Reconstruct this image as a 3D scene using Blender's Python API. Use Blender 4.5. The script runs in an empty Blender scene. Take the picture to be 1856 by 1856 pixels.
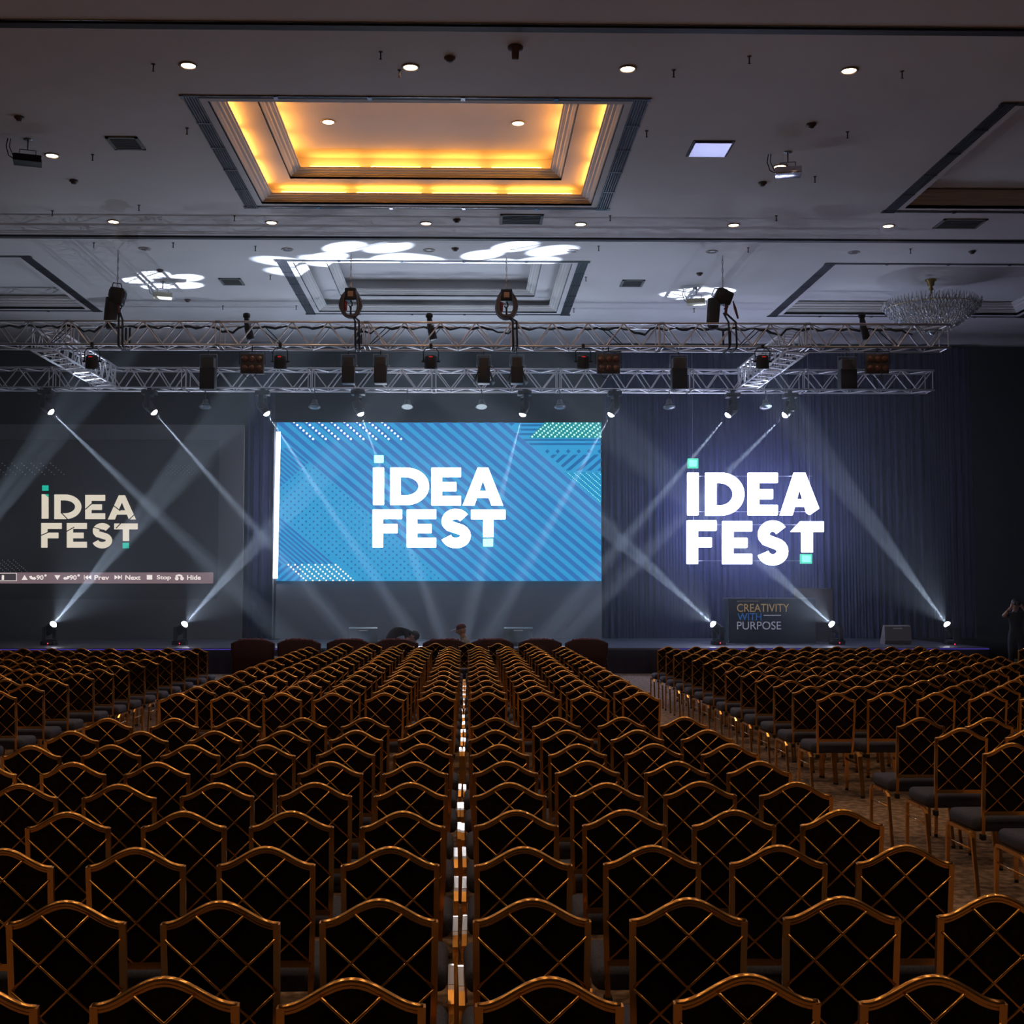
import bpy, bmesh, math, random
from mathutils import Vector, Matrix, Quaternion
random.seed(7)
C = bpy.context.scene
COL = C.collection
PI = math.pi
# ------------------------------------------------------------ camera, world, exposure
F = 2200.0; PX, PY = 885.0, 928.0; CAMZ = 1.95
cam = bpy.data.cameras.new('camera'); cam_o = bpy.data.objects.new('camera', cam); COL.objects.link(cam_o)
cam.sensor_width = 36; cam.lens = 36 * F / 1856; cam.shift_x = (928 - PX) / 1856; cam.clip_end = 200
cam_o.location = (0, 0, CAMZ)
cam_o.rotation_euler = (PI / 2 + math.atan(142 / F), 0, -math.atan(40 / F))
cam.dof.use_dof = False
C.camera = cam_o
w = bpy.data.worlds.new('dark'); C.world = w; w.use_nodes = True
w.node_tree.nodes['Background'].inputs[0].default_value = (0.4, 0.45, 0.7, 1)
w.node_tree.nodes['Background'].inputs[1].default_value = 0.001
C.view_settings.view_transform = 'Standard'; C.view_settings.look = 'None'
C.view_settings.exposure = 0.0; C.view_settings.gamma = 1.0
C.view_settings.use_curve_mapping = False
CY = C.cycles
CY.max_bounces = 5; CY.diffuse_bounces = 2; CY.glossy_bounces = 3; CY.transmission_bounces = 4
CY.volume_bounces = 0; CY.transparent_max_bounces = 8
CY.sample_clamp_indirect = 4.0
CY.use_denoising = True; CY.use_adaptive_sampling = True; CY.adaptive_threshold = 0.04; CY.adaptive_min_samples = 16
POWER_DOWN = 85.0      # ceiling downlights
POWER_BEAM = 30000.0   # moving heads
COVE = 34.0             # cove tubes
HAZE = 0.0105
SPILL = 420.0          # wide spill spot added at each floor lamp to brighten the ceiling

def rotm(): return cam_o.rotation_euler.to_matrix()
R_ = rotm()
def ray(px, py): return R_ @ Vector(((px - PX) / F, -(py - PY) / F, -1.0))
def at(px, py, Y):
    d = ray(px, py); t = Y / d.y
    return Vector((d.x * t, Y, CAMZ + d.z * t))
def atz(px, py, z):
    d = ray(px, py); t = (z - CAMZ) / d.z
    return Vector((d.x * t, d.y * t, z))
def proj(p):
    v = R_.transposed() @ (Vector(p) - Vector((0, 0, CAMZ)))
    return (PX + F * v.x / -v.z, PY - F * v.y / -v.z, -v.z)

# ------------------------------------------------------------ materials
MATS = {}
def mat(name, col=(0.5, 0.5, 0.5), rough=0.5, metal=0.0, emit=None, es=0.0, spec=0.5, noise=None, trans=0.0, bump=None):
    if name in MATS: return MATS[name]
    m = bpy.data.materials.new(name); m.use_nodes = True; nt = m.node_tree
    b = nt.nodes['Principled BSDF']
    b.inputs['Base Color'].default_value = (*col, 1); b.inputs['Roughness'].default_value = rough
    b.inputs['Metallic'].default_value = metal; b.inputs['Specular IOR Level'].default_value = spec
    if trans: b.inputs['Transmission Weight'].default_value = trans
    if emit: b.inputs['Emission Color'].default_value = (*emit, 1); b.inputs['Emission Strength'].default_value = es
    if noise:
        sc, c2, lo, hi = noise
        tc = nt.nodes.new('ShaderNodeTexCoord'); n = nt.nodes.new('ShaderNodeTexNoise')
        n.inputs['Scale'].default_value = sc; n.inputs['Detail'].default_value = 6
        r = nt.nodes.new('ShaderNodeValToRGB')
        r.color_ramp.elements[0].position = lo; r.color_ramp.elements[1].position = hi
        r.color_ramp.elements[0].color = (*col, 1); r.color_ramp.elements[1].color = (*c2, 1)
        nt.links.new(tc.outputs['Object'], n.inputs['Vector']); nt.links.new(n.outputs['Fac'], r.inputs[0])
        nt.links.new(r.outputs[0], b.inputs['Base Color'])
        if bump:
            bp = nt.nodes.new('ShaderNodeBump'); bp.inputs['Strength'].default_value = bump; bp.inputs['Distance'].default_value = 0.01
            nt.links.new(n.outputs['Fac'], bp.inputs['Height']); nt.links.new(bp.outputs[0], b.inputs['Normal'])
    MATS[name] = m
    return m
def glow(name, col, s):
    if name in MATS: return MATS[name]
    m = bpy.data.materials.new(name); m.use_nodes = True; nt = m.node_tree; nt.nodes.clear()
    e = nt.nodes.new('ShaderNodeEmission'); o = nt.nodes.new('ShaderNodeOutputMaterial')
    e.inputs[0].default_value = (*col, 1); e.inputs[1].default_value = s
    nt.links.new(e.outputs[0], o.inputs[0]); MATS[name] = m
    return m
def s2l(r, g, b):
    f = lambda c: (c / 255 / 12.92) if c / 255 <= 0.04045 else ((c / 255 + 0.055) / 1.055) ** 2.4
    return (f(r), f(g), f(b))

M_ceil = mat('ceiling_plaster', (0.74, 0.71, 0.71), 0.75, noise=(0.5, (0.82, 0.80, 0.80), 0.3, 0.7))
M_crown = mat('crown_plaster', (0.80, 0.77, 0.74), 0.6)
M_wall = mat('wall_dark', (0.035, 0.033, 0.045), 0.8, noise=(1.5, (0.05, 0.045, 0.055), 0.3, 0.7))
M_black = mat('black_wall', (0.006, 0.0065, 0.009), 0.85)
M_carpet = mat('carpet', (0.13, 0.09, 0.07), 0.95, noise=(14.0, (0.30, 0.22, 0.18), 0.42, 0.6), bump=0.5)
M_gold = mat('gold_frame', (0.86, 0.46, 0.13), 0.20, 0.92)
for k_, v_ in (('Coat Weight', .7), ('Coat Roughness', .14)): M_gold.node_tree.nodes['Principled BSDF'].inputs[k_].default_value = v_
M_cloth = mat('black_cloth', (0.010, 0.007, 0.010), 0.9, spec=0.2, noise=(60, (0.02, 0.012, 0.016), 0.35, 0.65))
M_seat = mat('seat_cloth', (0.045, 0.055, 0.105), 0.85, spec=0.25, noise=(120, (0.075, 0.09, 0.16), 0.35, 0.65))
M_rubber = mat('rubber', (0.01, 0.01, 0.01), 0.6)
M_alu = mat('truss_aluminium', (0.74, 0.72, 0.76), 0.34, 0.6)
M_fix = mat('fixture_black', (0.012, 0.012, 0.017), 0.45, spec=0.3)
M_steel = mat('steel', (0.45, 0.45, 0.48), 0.35, 0.9)
M_curt = mat('curtain_navy', (0.010, 0.014, 0.055), 0.85, spec=0.1, noise=(3, (0.016, 0.021, 0.075), 0.3, 0.7))
M_panel = mat('panel_grey', (0.22, 0.25, 0.29), 0.8)
M_panel2 = mat('panel_dark_grey', (0.15, 0.155, 0.17), 0.85)
M_stage = mat('stage_deck', (0.08, 0.09, 0.12), 0.35, noise=(4, (0.10, 0.11, 0.14), 0.3, 0.7))
M_skirt = mat('stage_skirt', (0.03, 0.032, 0.07), 0.7)
M_maroon = mat('maroon_velvet', (0.022, 0.005, 0.009), 0.8, noise=(30, (0.045, 0.008, 0.014), 0.35, 0.65))
M_skin = mat('skin', (0.52, 0.30, 0.22), 0.55)
M_brass = mat('brass', (0.55, 0.38, 0.14), 0.3, 0.9)
M_vent = mat('vent_grey', (0.22, 0.23, 0.22), 0.6)
M_slot = mat('slot_dark', (0.035, 0.035, 0.045), 0.6)
M_slat = mat('slot_metal', (0.22, 0.22, 0.25), 0.22, 0.8)
M_white = mat('white_plastic', (0.6, 0.6, 0.55), 0.5)
G_white = glow('glow_white', (0.80, 0.87, 1.0), 13.0)
G_sign = glow('glow_sign', (0.60, 0.65, 1.0), 11.0)

# ------------------------------------------------------------ mesh builder
class MB:
    def __init__(s): s.v = []; s.f = []; s.m = []; s.sm = []
    def add(s, vs, fs, mi=0, smooth=False):
        n = len(s.v); s.v += [Vector(p) for p in vs]
        for f in fs: s.f.append([n + i for i in f]); s.m.append(mi); s.sm.append(smooth)
        return s
    def box(s, lo, hi, mi=0, M=None):
        x0, y0, z0 = lo; x1, y1, z1 = hi
        vs = [Vector(p) for p in ((x0,y0,z0),(x1,y0,z0),(x1,y1,z0),(x0,y1,z0),(x0,y0,z1),(x1,y0,z1),(x1,y1,z1),(x0,y1,z1))]
        if M is not None: vs = [M @ p for p in vs]
        return s.add(vs, [(0,3,2,1),(4,5,6,7),(0,1,5,4),(1,2,6,5),(2,3,7,6),(3,0,4,7)], mi)
    def rbox(s, lo, hi, r, mi=0, M=None, n=3):
        # box with rounded vertical profile built by bevelling
        bm = bmesh.new(); bmesh.ops.create_cube(bm, size=1)
        for v in bm.verts:
            v.co = Vector((lo[i] + (v.co[i] + 0.5) * (hi[i] - lo[i]) for i in range(3)))
        bmesh.ops.bevel(bm, geom=bm.edges[:], offset=r, segments=n, affect='EDGES', profile=0.5)
        bm.verts.ensure_lookup_table()
        vs = [v.co.copy() for v in bm.verts]; fs = [[v.index for v in f.verts] for f in bm.faces]; bm.free()
        if M is not None: vs = [M @ p for p in vs]
        return s.add(vs, fs, mi, True)
    def tube(s, p, q, r, n=8, mi=0, r2=None, cap=True, sq=False):
        return s.sweep([p, q], [r, r if r2 is None else r2], n, mi, cap, sq=sq)
    def sweep(s, pts, r, n=8, mi=0, cap=True, closed=False, sq=False):
        pts = [Vector(p) for p in pts]; k = len(pts)
        rr = r if isinstance(r, (list, tuple)) else [r] * k
        vs = []; prev = None
        for i, p in enumerate(pts):
            if closed: d = pts[(i + 1) % k] - pts[i - 1]
            else: d = pts[min(i + 1, k - 1)] - pts[max(i - 1, 0)]
            if d.length < 1e-9: d = Vector((0, 0, 1))
            d.normalize()
            if prev is None:
                u = d.cross(Vector((0, 0, 1)))
                if u.length < 1e-3: u = d.cross(Vector((0, 1, 0)))
            else:
                u = prev - d * prev.dot(d)
            u.normalize(); prev = u; v2 = d.cross(u)
            for j in range(n):
                a = 2 * PI * (j + (0.5 if sq or n == 4 else 0)) / n
                vs.append(p + (u * math.cos(a) + v2 * math.sin(a)) * rr[i] * (1.414 if n == 4 else 1))
        fs = []
        for i in range(k if closed else k - 1):
            a = i * n; b = ((i + 1) % k) * n
            for j in range(n):
                j2 = (j + 1) % n
                fs.append((a + j, a + j2, b + j2, b + j))
        if cap and not closed:
            fs.append(tuple(range(n))[::-1]); fs.append(tuple((k - 1) * n + j for j in range(n)))
        return s.add(vs, fs, mi, n > 4)
    def lathe(s, prof, n=24, M=None, mi=0):
        vs = []
        for r, z in prof:
            for j in range(n):
                a = 2 * PI * j / n; vs.append(Vector((r * math.cos(a), r * math.sin(a), z)))
        if M is not None: vs = [M @ p for p in vs]
        fs = []
        for i in range(len(prof) - 1):
            for j in range(n):
                j2 = (j + 1) % n; fs.append((i*n+j, i*n+j2, (i+1)*n+j2, (i+1)*n+j))
        fs.append(tuple(range(n))[::-1]); fs.append(tuple((len(prof)-1)*n + j for j in range(n)))
        return s.add(vs, fs, mi, True)
    def poly(s, pts, mi=0): return s.add(pts, [tuple(range(len(pts)))], mi)
    def prism(s, pts, off, mi=0):
        n = len(pts); off = Vector(off); a = [Vector(p) for p in pts]; b = [p + off for p in a]
        fs = [tuple(range(n)), tuple(range(n, 2*n))[::-1]] + [(i, n+i, n+(i+1)%n, (i+1)%n) for i in range(n)]
        return s.add(a + b, fs, mi)
    def mesh(s, name, mats):
        me = bpy.data.meshes.new(name); me.from_pydata([tuple(v) for v in s.v], [], s.f)
        for m in (mats if isinstance(mats, (list, tuple)) else [mats]): me.materials.append(m)
        me.polygons.foreach_set('material_index', s.m); me.polygons.foreach_set('use_smooth', s.sm)
        me.update(); return me
    def build(s, name, mats, parent=None, loc=None):
        o = bpy.data.objects.new(name, s.mesh(name, mats)); COL.objects.link(o)
        if parent: o.parent = parent
        if loc is not None: o.location = loc
        return o
def tag(o, label, cat, group=None, kind=None):
    if label: o['label'] = label
    if cat: o['category'] = cat
    if group: o['group'] = group
    if kind: o['kind'] = kind
    return o
def empty(name, loc, label=None, cat=None, group=None, rz=0):
    o = bpy.data.objects.new(name, None); COL.objects.link(o); o.location = loc; o.rotation_euler = (0, 0, rz)
    o.empty_display_size = 0.1
    return tag(o, label, cat, group)
def struct(o, label=None, cat=None): o['kind'] = 'structure'; return tag(o, label, cat)
def copy_tree(o, parent=None):
    c = o.copy(); COL.objects.link(c); c.parent = parent
    for ch in KIDS.get(o.name, [x for x in o.children]): copy_tree(ch, c)
    return c
KIDS = {}
def look_mat(d, up=(0, 0, 1)):
    d = Vector(d).normalized(); return d.to_track_quat('Z', 'Y').to_matrix().to_4x4()
ORD = ['first', 'second', 'third', 'fourth', 'fifth', 'sixth', 'seventh', 'eighth', 'ninth', 'tenth', 'eleventh', 'twelfth', 'thirteenth', 'fourteenth']

# ------------------------------------------------------------ the room
CEIL = 9.01; XW = 18.0; YB = 34.6; YF = -6.0
b = MB(); b.box((-XW, YF, -0.2), (XW, YB, 0)); struct(b.build('floor', M_carpet), 'brown patterned carpet floor of the ballroom', 'floor')
b = MB(); b.box((-XW - .2, YF, 0), (-XW, YB, CEIL)); struct(b.build('wall_left', M_wall), 'dark left side wall', 'wall')
b = MB(); b.box((XW, YF, 0), (XW + .2, YB, CEIL)); struct(b.build('wall_right', M_wall), 'dark right side wall', 'wall')
b = MB(); b.box((-XW, YB, 0), (XW, YB + .2, CEIL + .1)); struct(b.build('wall_back', M_black), 'black wall behind the stage', 'wall')
b = MB(); b.box((-XW, YF - .2, 0), (XW, YF, CEIL)); struct(b.build('wall_rear', M_wall), 'dark wall behind the camera', 'wall')

HX, HY = 3.355, 2.55
coffers = [(-0.725, 19.55, 2, True), (-0.725, 28.2, 2, False), (11.13, 19.6, 1, False), (11.13, 28.25, 1, False), (-12.6, 28.0, 1, False)]
BX, BY = 3.02, 2.33
b = MB()
holes = [(cx - BX, cx + BX, cy - BY, cy + BY) for cx, cy, _, _ in coffers]
xs = sorted(set([-XW, XW] + [h[0] for h in holes] + [h[1] for h in holes])); ys = sorted(set([YF, YB] + [h[2] for h in holes] + [h[3] for h in holes]))
for i in range(len(xs) - 1):
    for j in range(len(ys) - 1):
        mx, my = (xs[i] + xs[i+1]) / 2, (ys[j] + ys[j+1]) / 2
        if any(h[0] < mx < h[1] and h[2] < my < h[3] for h in holes): continue
        b.poly([(xs[i], ys[j], CEIL), (xs[i], ys[j+1], CEIL), (xs[i+1], ys[j+1], CEIL), (xs[i+1], ys[j], CEIL)])
def rect_ring(b, cx, cy, prof, mi=0):
    # prof: list of (half x, half y, z), joined as a square ring
    vs = []
    for hx, hy, z in prof: vs += [(cx-hx, cy-hy, z), (cx+hx, cy-hy, z), (cx+hx, cy+hy, z), (cx-hx, cy+hy, z)]
    fs = [(i*4+j, i*4+(j+1)%4, (i+1)*4+(j+1)%4, (i+1)*4+j) for i in range(len(prof)-1) for j in range(4)]
    b.add(vs, fs, mi)
for cx, cy, tiers, lit in coffers:
    if tiers == 2:
        rect_ring(b, cx, cy, [(BX, BY, CEIL), (BX, BY, CEIL + .27), (2.42, 1.74, CEIL + .27)])
        rect_ring(b, cx, cy, [(2.42, 1.74, CEIL + .27), (2.42, 1.74, CEIL + .65)])
        b.poly([(cx-2.42, cy-1.74, CEIL+.65), (cx+2.42, cy-1.74, CEIL+.65), (cx+2.42, cy+1.74, CEIL+.65), (cx-2.42, cy+1.74, CEIL+.65)])
    else:
        rect_ring(b, cx, cy, [(BX, BY, CEIL), (BX, BY, CEIL + .3)])
        b.poly([(cx-BX, cy-BY, CEIL+.3), (cx+BX, cy-BY, CEIL+.3), (cx+BX, cy+BY, CEIL+.3), (cx-BX, cy+BY, CEIL+.3)])
struct(b.build('ceiling', M_ceil), 'plaster ballroom ceiling with stepped recesses', 'ceiling')
TN = [0]
def trim(b, mats, label):
    TN[0] += 1; o = b.build('trim_%d' % TN[0], mats); return struct(o, label, 'trim')
def crown(cx, cy, hx, hy, z, rise, inn, label):
    prof = []
    steps = [(0, 0), (0, .22), (.10, .22), (.16, .30), (.30, .40), (.36, .52), (.55, .56), (.62, .70), (.85, .76), (.88, .9), (1, .9), (1, 1), (.80, 1), (.80, .8)]
    for u, t in steps: prof.append((hx - inn*u, hy - inn*u, z + rise*t))
    b = MB(); rect_ring(b, cx, cy, prof); return trim(b, M_crown, label)
M_cove = glow('cove_light', (1.0, 0.37, 0.055), COVE)
for k, (cx, cy, tiers, lit) in enumerate(coffers):
    nm = ['glowing middle', 'white middle stage-side', 'right-hand nearer', 'right-hand chandelier', 'left stage-side'][k]
    if tiers == 2:
        crown(cx, cy, BX, BY, CEIL, .15, .21, 'moulded lower plaster crown around the %s ceiling recess' % nm)
        crown(cx, cy, 2.42, 1.74, CEIL + .27, .15, .21, 'moulded upper plaster crown inside the %s ceiling recess' % nm)
    else:
        crown(cx, cy, BX, BY, CEIL, .28, .25, 'moulded plaster crown around the %s ceiling recess' % nm)
    # ring of slot air diffusers
    b = MB()
    for sx in (-1, 1):
        x0 = cx + sx * (HX - .11)
        b.box((x0 - .11, cy - HY, CEIL - .006), (x0 + .11, cy + HY, CEIL + .0), 0)
        for i in range(6):
            xx = x0 - .1 + i * .04
            b.box((xx - .006, cy - HY, CEIL - .014), (xx + .006, cy + HY, CEIL - .004), 1)
        for i in range(6):
            yy = cy - HY + i * 2 * HY / 5
            b.box((x0 - .115, yy - .025, CEIL - .016), (x0 + .115, yy + .025, CEIL - .004), 1)
    for sy in (-1, 1):
        y0 = cy + sy * (HY - .04)
        b.box((cx - HX, y0 - .05, CEIL - .010), (cx + HX, y0 + .05, CEIL + .0), 0)
        b.box((cx - HX, y0 - .055, CEIL - .016), (cx + HX, y0 - .04, CEIL - .004), 1)
        for i in range(6):
            xx = cx - HX + i * 2 * HX / 5
            b.box((xx - .03, y0 - .055, CEIL - .02), (xx + .03, y0 + .055, CEIL - .004), 1)
    trim(b, [M_slot, M_slat], 'slotted air diffuser ring around the %s ceiling recess' % nm)
# cove tubes of the lit recess
cx, cy = coffers[0][:2]
t = empty('cove_light', (cx, cy, CEIL), 'warm orange cove lighting tubes hidden in the glowing middle ceiling recess', 'light')
tn = 0
for hx, hy, z in ((2.90, 2.21, .172), (2.30, 1.62, .444)):
    for side in range(4):
        L = (hx if side % 2 == 0 else hy) * 2 - .3
        n = 4 if side % 2 == 0 else 3
        for i in range(n):
            a = -L/2 + i * L/n + .1; e = -L/2 + (i+1) * L/n - .1
            if side == 0: p, q = (a, hy, z), (e, hy, z)
            elif side == 1: p, q = (hx, a, z), (hx, e, z)
            elif side == 2: p, q = (a, -hy, z), (e, -hy, z)
            else: p, q = (-hx, a, z), (-hx, e, z)
            bb = MB(); bb.tube(p, q, .016, 6); bb.build('light_tube', M_cove, t)
# partition tracks
for y, nm in ((14.82, 'nearest the camera'), (24.0, 'between the two rows of ceiling recesses')):
    b = MB(); b.box((-XW, y - .07, CEIL - .03), (XW, y + .07, CEIL), 0); b.box((-XW, y - .11, CEIL - .012), (XW, y - .07, CEIL), 1)
    b.box((-XW, y + .07, CEIL - .012), (XW, y + .11, CEIL), 1)
    trim(b, [M_slot, M_slat], 'dark metal partition track across the ceiling ' + nm)

# ------------------------------------------------------------ stage
ST = 0.6; SY = 28.6; SX = 12.35
b = MB(); b.box((-17.5, SY, ST - .05), (SX, YB - .02, ST), 0)
t = empty('stage', (0, 31, 0), 'long low black stage with dark blue skirt in front of the screens', 'stage')
o = b.build('deck', M_stage, t); o.location = (0, -31, 0)
b = MB()
n = 520; vs = []; 
for i in range(n + 1):
    x = -17.5 + (SX + 17.5) * i / n; vs += [(x, SY + .03 + .012 * math.sin(i * 1.1), 0), (x, SY + .03 + .012 * math.sin(i * 1.1), ST - .05)]
b.add(vs, [(2*i, 2*i+2, 2*i+3, 2*i+1) for i in range(n)], 0, True)
b.box((SX - .03, SY + .05, 0), (SX, YB - .05, ST - .05))
o = b.build('skirt', M_skirt, t); o.location = (0, -31, 0)
b = MB(); b.box((-17.5, SY - .012, ST - .035), (-4.3, SY - .002, ST - .02)); b.box((4.55, SY - .012, ST - .035), (8.2, SY - .002, ST - .02)); b.box((9.2, SY - .012, ST - .035), (SX, SY - .002, ST - .02))
o = b.build('light_strip', glow('purple_led', (0.12, 0.08, 0.75), .45), t); o.location = (0, -31, 0)

def folds(name, x0, x1, y, z0, z1, m, amp=.055, per=.21, label=None):
    n = int((x1 - x0) / .022); vs = []
    for i in range(n + 1):
        x = x0 + (x1 - x0) * i / n
        d = amp * ((.55 + .45*math.sin(x*3.7 + 2*math.sin(x*1.3))) * math.sin(2*PI*x/per + 2.2*math.sin(x*1.7)) + .4*math.sin(2*PI*x/(per*.43) + 3*math.sin(x)))
        vs += [(x, y + d, z0), (x, y + d * .8, z1)]
    b = MB(); b.add(vs, [(2*i, 2*i+2, 2*i+3, 2*i+1) for i in range(n)], 0, True)
    b.add([(v[0], v[1] + .02, v[2]) for v in vs], [(2*i, 2*i+1, 2*i+3, 2*i+2) for i in range(n)], 0, True)
    return tag(b.build(name, m), label, 'curtain')
xl = at(495, 900, 33.9).x; xr = at(1090, 900, 33.9).x
x4 = at(443, 900, 33.9).x
folds('stage_curtain', xr + .12, at(1765, 900, 34.2).x, 34.25, ST, 8.9, M_curt, label='dark navy pleated curtain behind the hanging letters, right of the blue screen')
folds('stage_curtain', x4 + .03, xl - .03, 34.25, ST, 8.9, M_curt, .04, label='narrow dark curtain strip between grey projection wall and blue screen')

# centre wall and LED screen
b = MB(); b.box((xl, 33.95, ST), (xr, 34.05, at(500, 765, 33.95).z))
tag(b.build('backdrop_wall', M_panel), 'plain grey backdrop wall under and behind the blue screen', 'backdrop')
YS = 33.85
def clip(poly, a, bb, c):
    out = []
    for i in range(len(poly)):
        p, q = poly[i], poly[(i+1) % len(poly)]
        dp = a*p[0] + bb*p[1] - c; dq = a*q[0] + bb*q[1] - c
        if dp >= 0: out.append(p)
        if (dp >= 0) != (dq >= 0):
            t = dp / (dp - dq); out.append((p[0] + t*(q[0]-p[0]), p[1] + t*(q[1]-p[1])))
    return out
SCR = (502.0, 1090.0, 765.5, 1053.0)
def flat(b, pts, Y, mi):
    if len(pts) < 3: return
    ps = [at(x, y, Y) for x, y in pts]
    nrm = (ps[1]-ps[0]).cross(ps[2]-ps[1])
    if nrm.y > 0: ps.reverse()
    b.poly(ps, mi)
def scr_clip(p):
    for h in ((1,0,SCR[0]), (-1,0,-SCR[1]), (0,1,SCR[2]), (0,-1,-SCR[3])):
        if len(p) < 3: return []
        p = clip(p, *h)
    return p
def circ(x, y, r, n=8): return [(x + r*math.cos(2*PI*i/n), y + r*math.sin(2*PI*i/n)) for i in range(n)]
b = MB()
SL = 0.86
p0 = at(SCR[0], SCR[2], YS); p1 = at(SCR[1], SCR[3], YS)
b.box((p0.x, YS, p1.z), (p1.x, YS + .08, p0.z), 0)
def stripes(per, frac, region, mi, Y, slope=SL, off=0):
    # bands y = slope*x + c; period measured along x
    for k in range(-80, 120):
        xa = 500 + off + k*per; xb = xa + per*frac
        q = [(xa-1200, 765-1200*slope), (xb-1200, 765-1200*slope), (xb+1200, 765+1200*slope), (xa+1200, 765+1200*slope)]
        q = scr_clip(q)
        for h in region:
            if len(q) < 3: break
            q = clip(q, *h)
        flat(b, q, Y, mi)
def line(x, y, slope, below):      # half plane below/above a line in picture rows
    c = y - slope*x
    return (-slope, 1, c) if below else (slope, -1, -c)
L1 = (510, 792, SL); L2 = (931, 779, SL); L3 = (508, 937, .84)
stripes(23.5, .5, [line(*L1, False), line(*L2, True)], 1, YS - .004)
# fine stripes lower left
stripes(10.5, .5, [line(*L3, True), (0, -1, -1022)], 1, YS - .004)
stripes(16, .5, [(0, 1, 1022), (-1, 0, -545)], 1, YS - .004, slope=-SL)
stripes(10.5, .5, [line(*L1, True), (0, 1, 812), line(552, 845, -SL, False)], 1, YS - .004)
# dots
for r in range(60):
    for c in range(50):
        x = 500 + c*13.7 + (r % 2)*6.85; y = 800 + r*6.05
        if y - 792 < SL*(x-510) + 6 or y - 937 > .84*(x-508) - 5: continue
        if y < 845 - SL*(x-552) + 4: continue
        if y > SCR[3] - 1: continue
        flat(b, scr_clip(circ(x, y, 1.8, 7)), YS - .004, 2)
# horizontal stripes upper right
for y0, xa in ((769, 940), (777, 942), (785, 930), (795.5, 948), (803, 958)):
    q = scr_clip([(xa, y0), (1100, y0), (1100, y0+3.6), (xa + 3, y0+3.6)]); flat(b, q, YS - .004, 2)
flat(b, scr_clip([(919, 765), (936, 765), (927, 772)]), YS - .004, 2)
for k in range(7):
    x = 992 + k*19; flat(b, scr_clip([(x-4, 818), (x, 814), (x+4, 818), (x, 822)]), YS - .004, 2)
stripes(19, .45, [(0, 1, 824), (0, -1, -853), line(1000, 830, SL, False), line(975, 812, SL, False)], 2, YS - .004, slope=-SL)
# teal parallelogram and bright dots
flat(b, scr_clip([(988, 765), (1100, 765), (1100, 794), (958, 794)]), YS - .005, 3)
for r in range(8):
    for c in range(14):
        x = 991.6 + c*10.35 - r*3.85; y = 767.4 + r*3.43
        if x < 1089: flat(b, scr_clip(circ(x, y, 1.9 if (r + c) % 2 else 1.4)), YS - .008, 5)
flat(b, scr_clip([(1020, 856), (1100, 856), (1100, 918)]), YS - .005, 8)
for c in range(6):
    for r in range(26):
        x = 1029.8 + c*11.2 + r*2.5; y = 857.6 + r*2.2
        if x < 1089: flat(b, circ(x, y, .8, 6), YS - .008, 5)
for c in range(8):
    for r in range(7):
        x = 533 + c*22.8 + r*5.75; y = 765.2 + r*5.07
        flat(b, scr_clip(circ(x, y, 3.2, 10)), YS - .006, 6); flat(b, scr_clip(circ(x, y, 2.15)), YS - .008, 4)
for c in range(8):
    for r in range(8):
        x = 522.8 + c*12.2 + r*4.55; y = 1023.8 + r*4.05
        flat(b, scr_clip(circ(x, y, 1.75)), YS - .008, 7)
t = empty('led_screen', (0, YS, ST), 'large bright blue LED screen with IDEA FEST lettering at centre stage', 'screen')
G_base = glow('scr_base', s2l(48, 158, 214), 1.0)
mats = [G_base, glow('scr_dark', s2l(45, 113, 185), 1.0), glow('scr_dot', s2l(24, 105, 170), 1.0), glow('scr_teal', s2l(10, 140, 150), 1.0),
        glow('scr_white', (0.85, 0.97, 1.0), 1.6), glow('scr_mint', (0.55, 1.0, 0.85), 1.3), glow('scr_cobalt', s2l(20, 120, 215), 1.0), glow('scr_cream', (1.0, 0.95, 0.75), 1.3), glow('scr_sky', s2l(18, 150, 205), 1.0)]
o = b.build('display', mats, t); o.location = (0, -YS, -ST)

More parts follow.
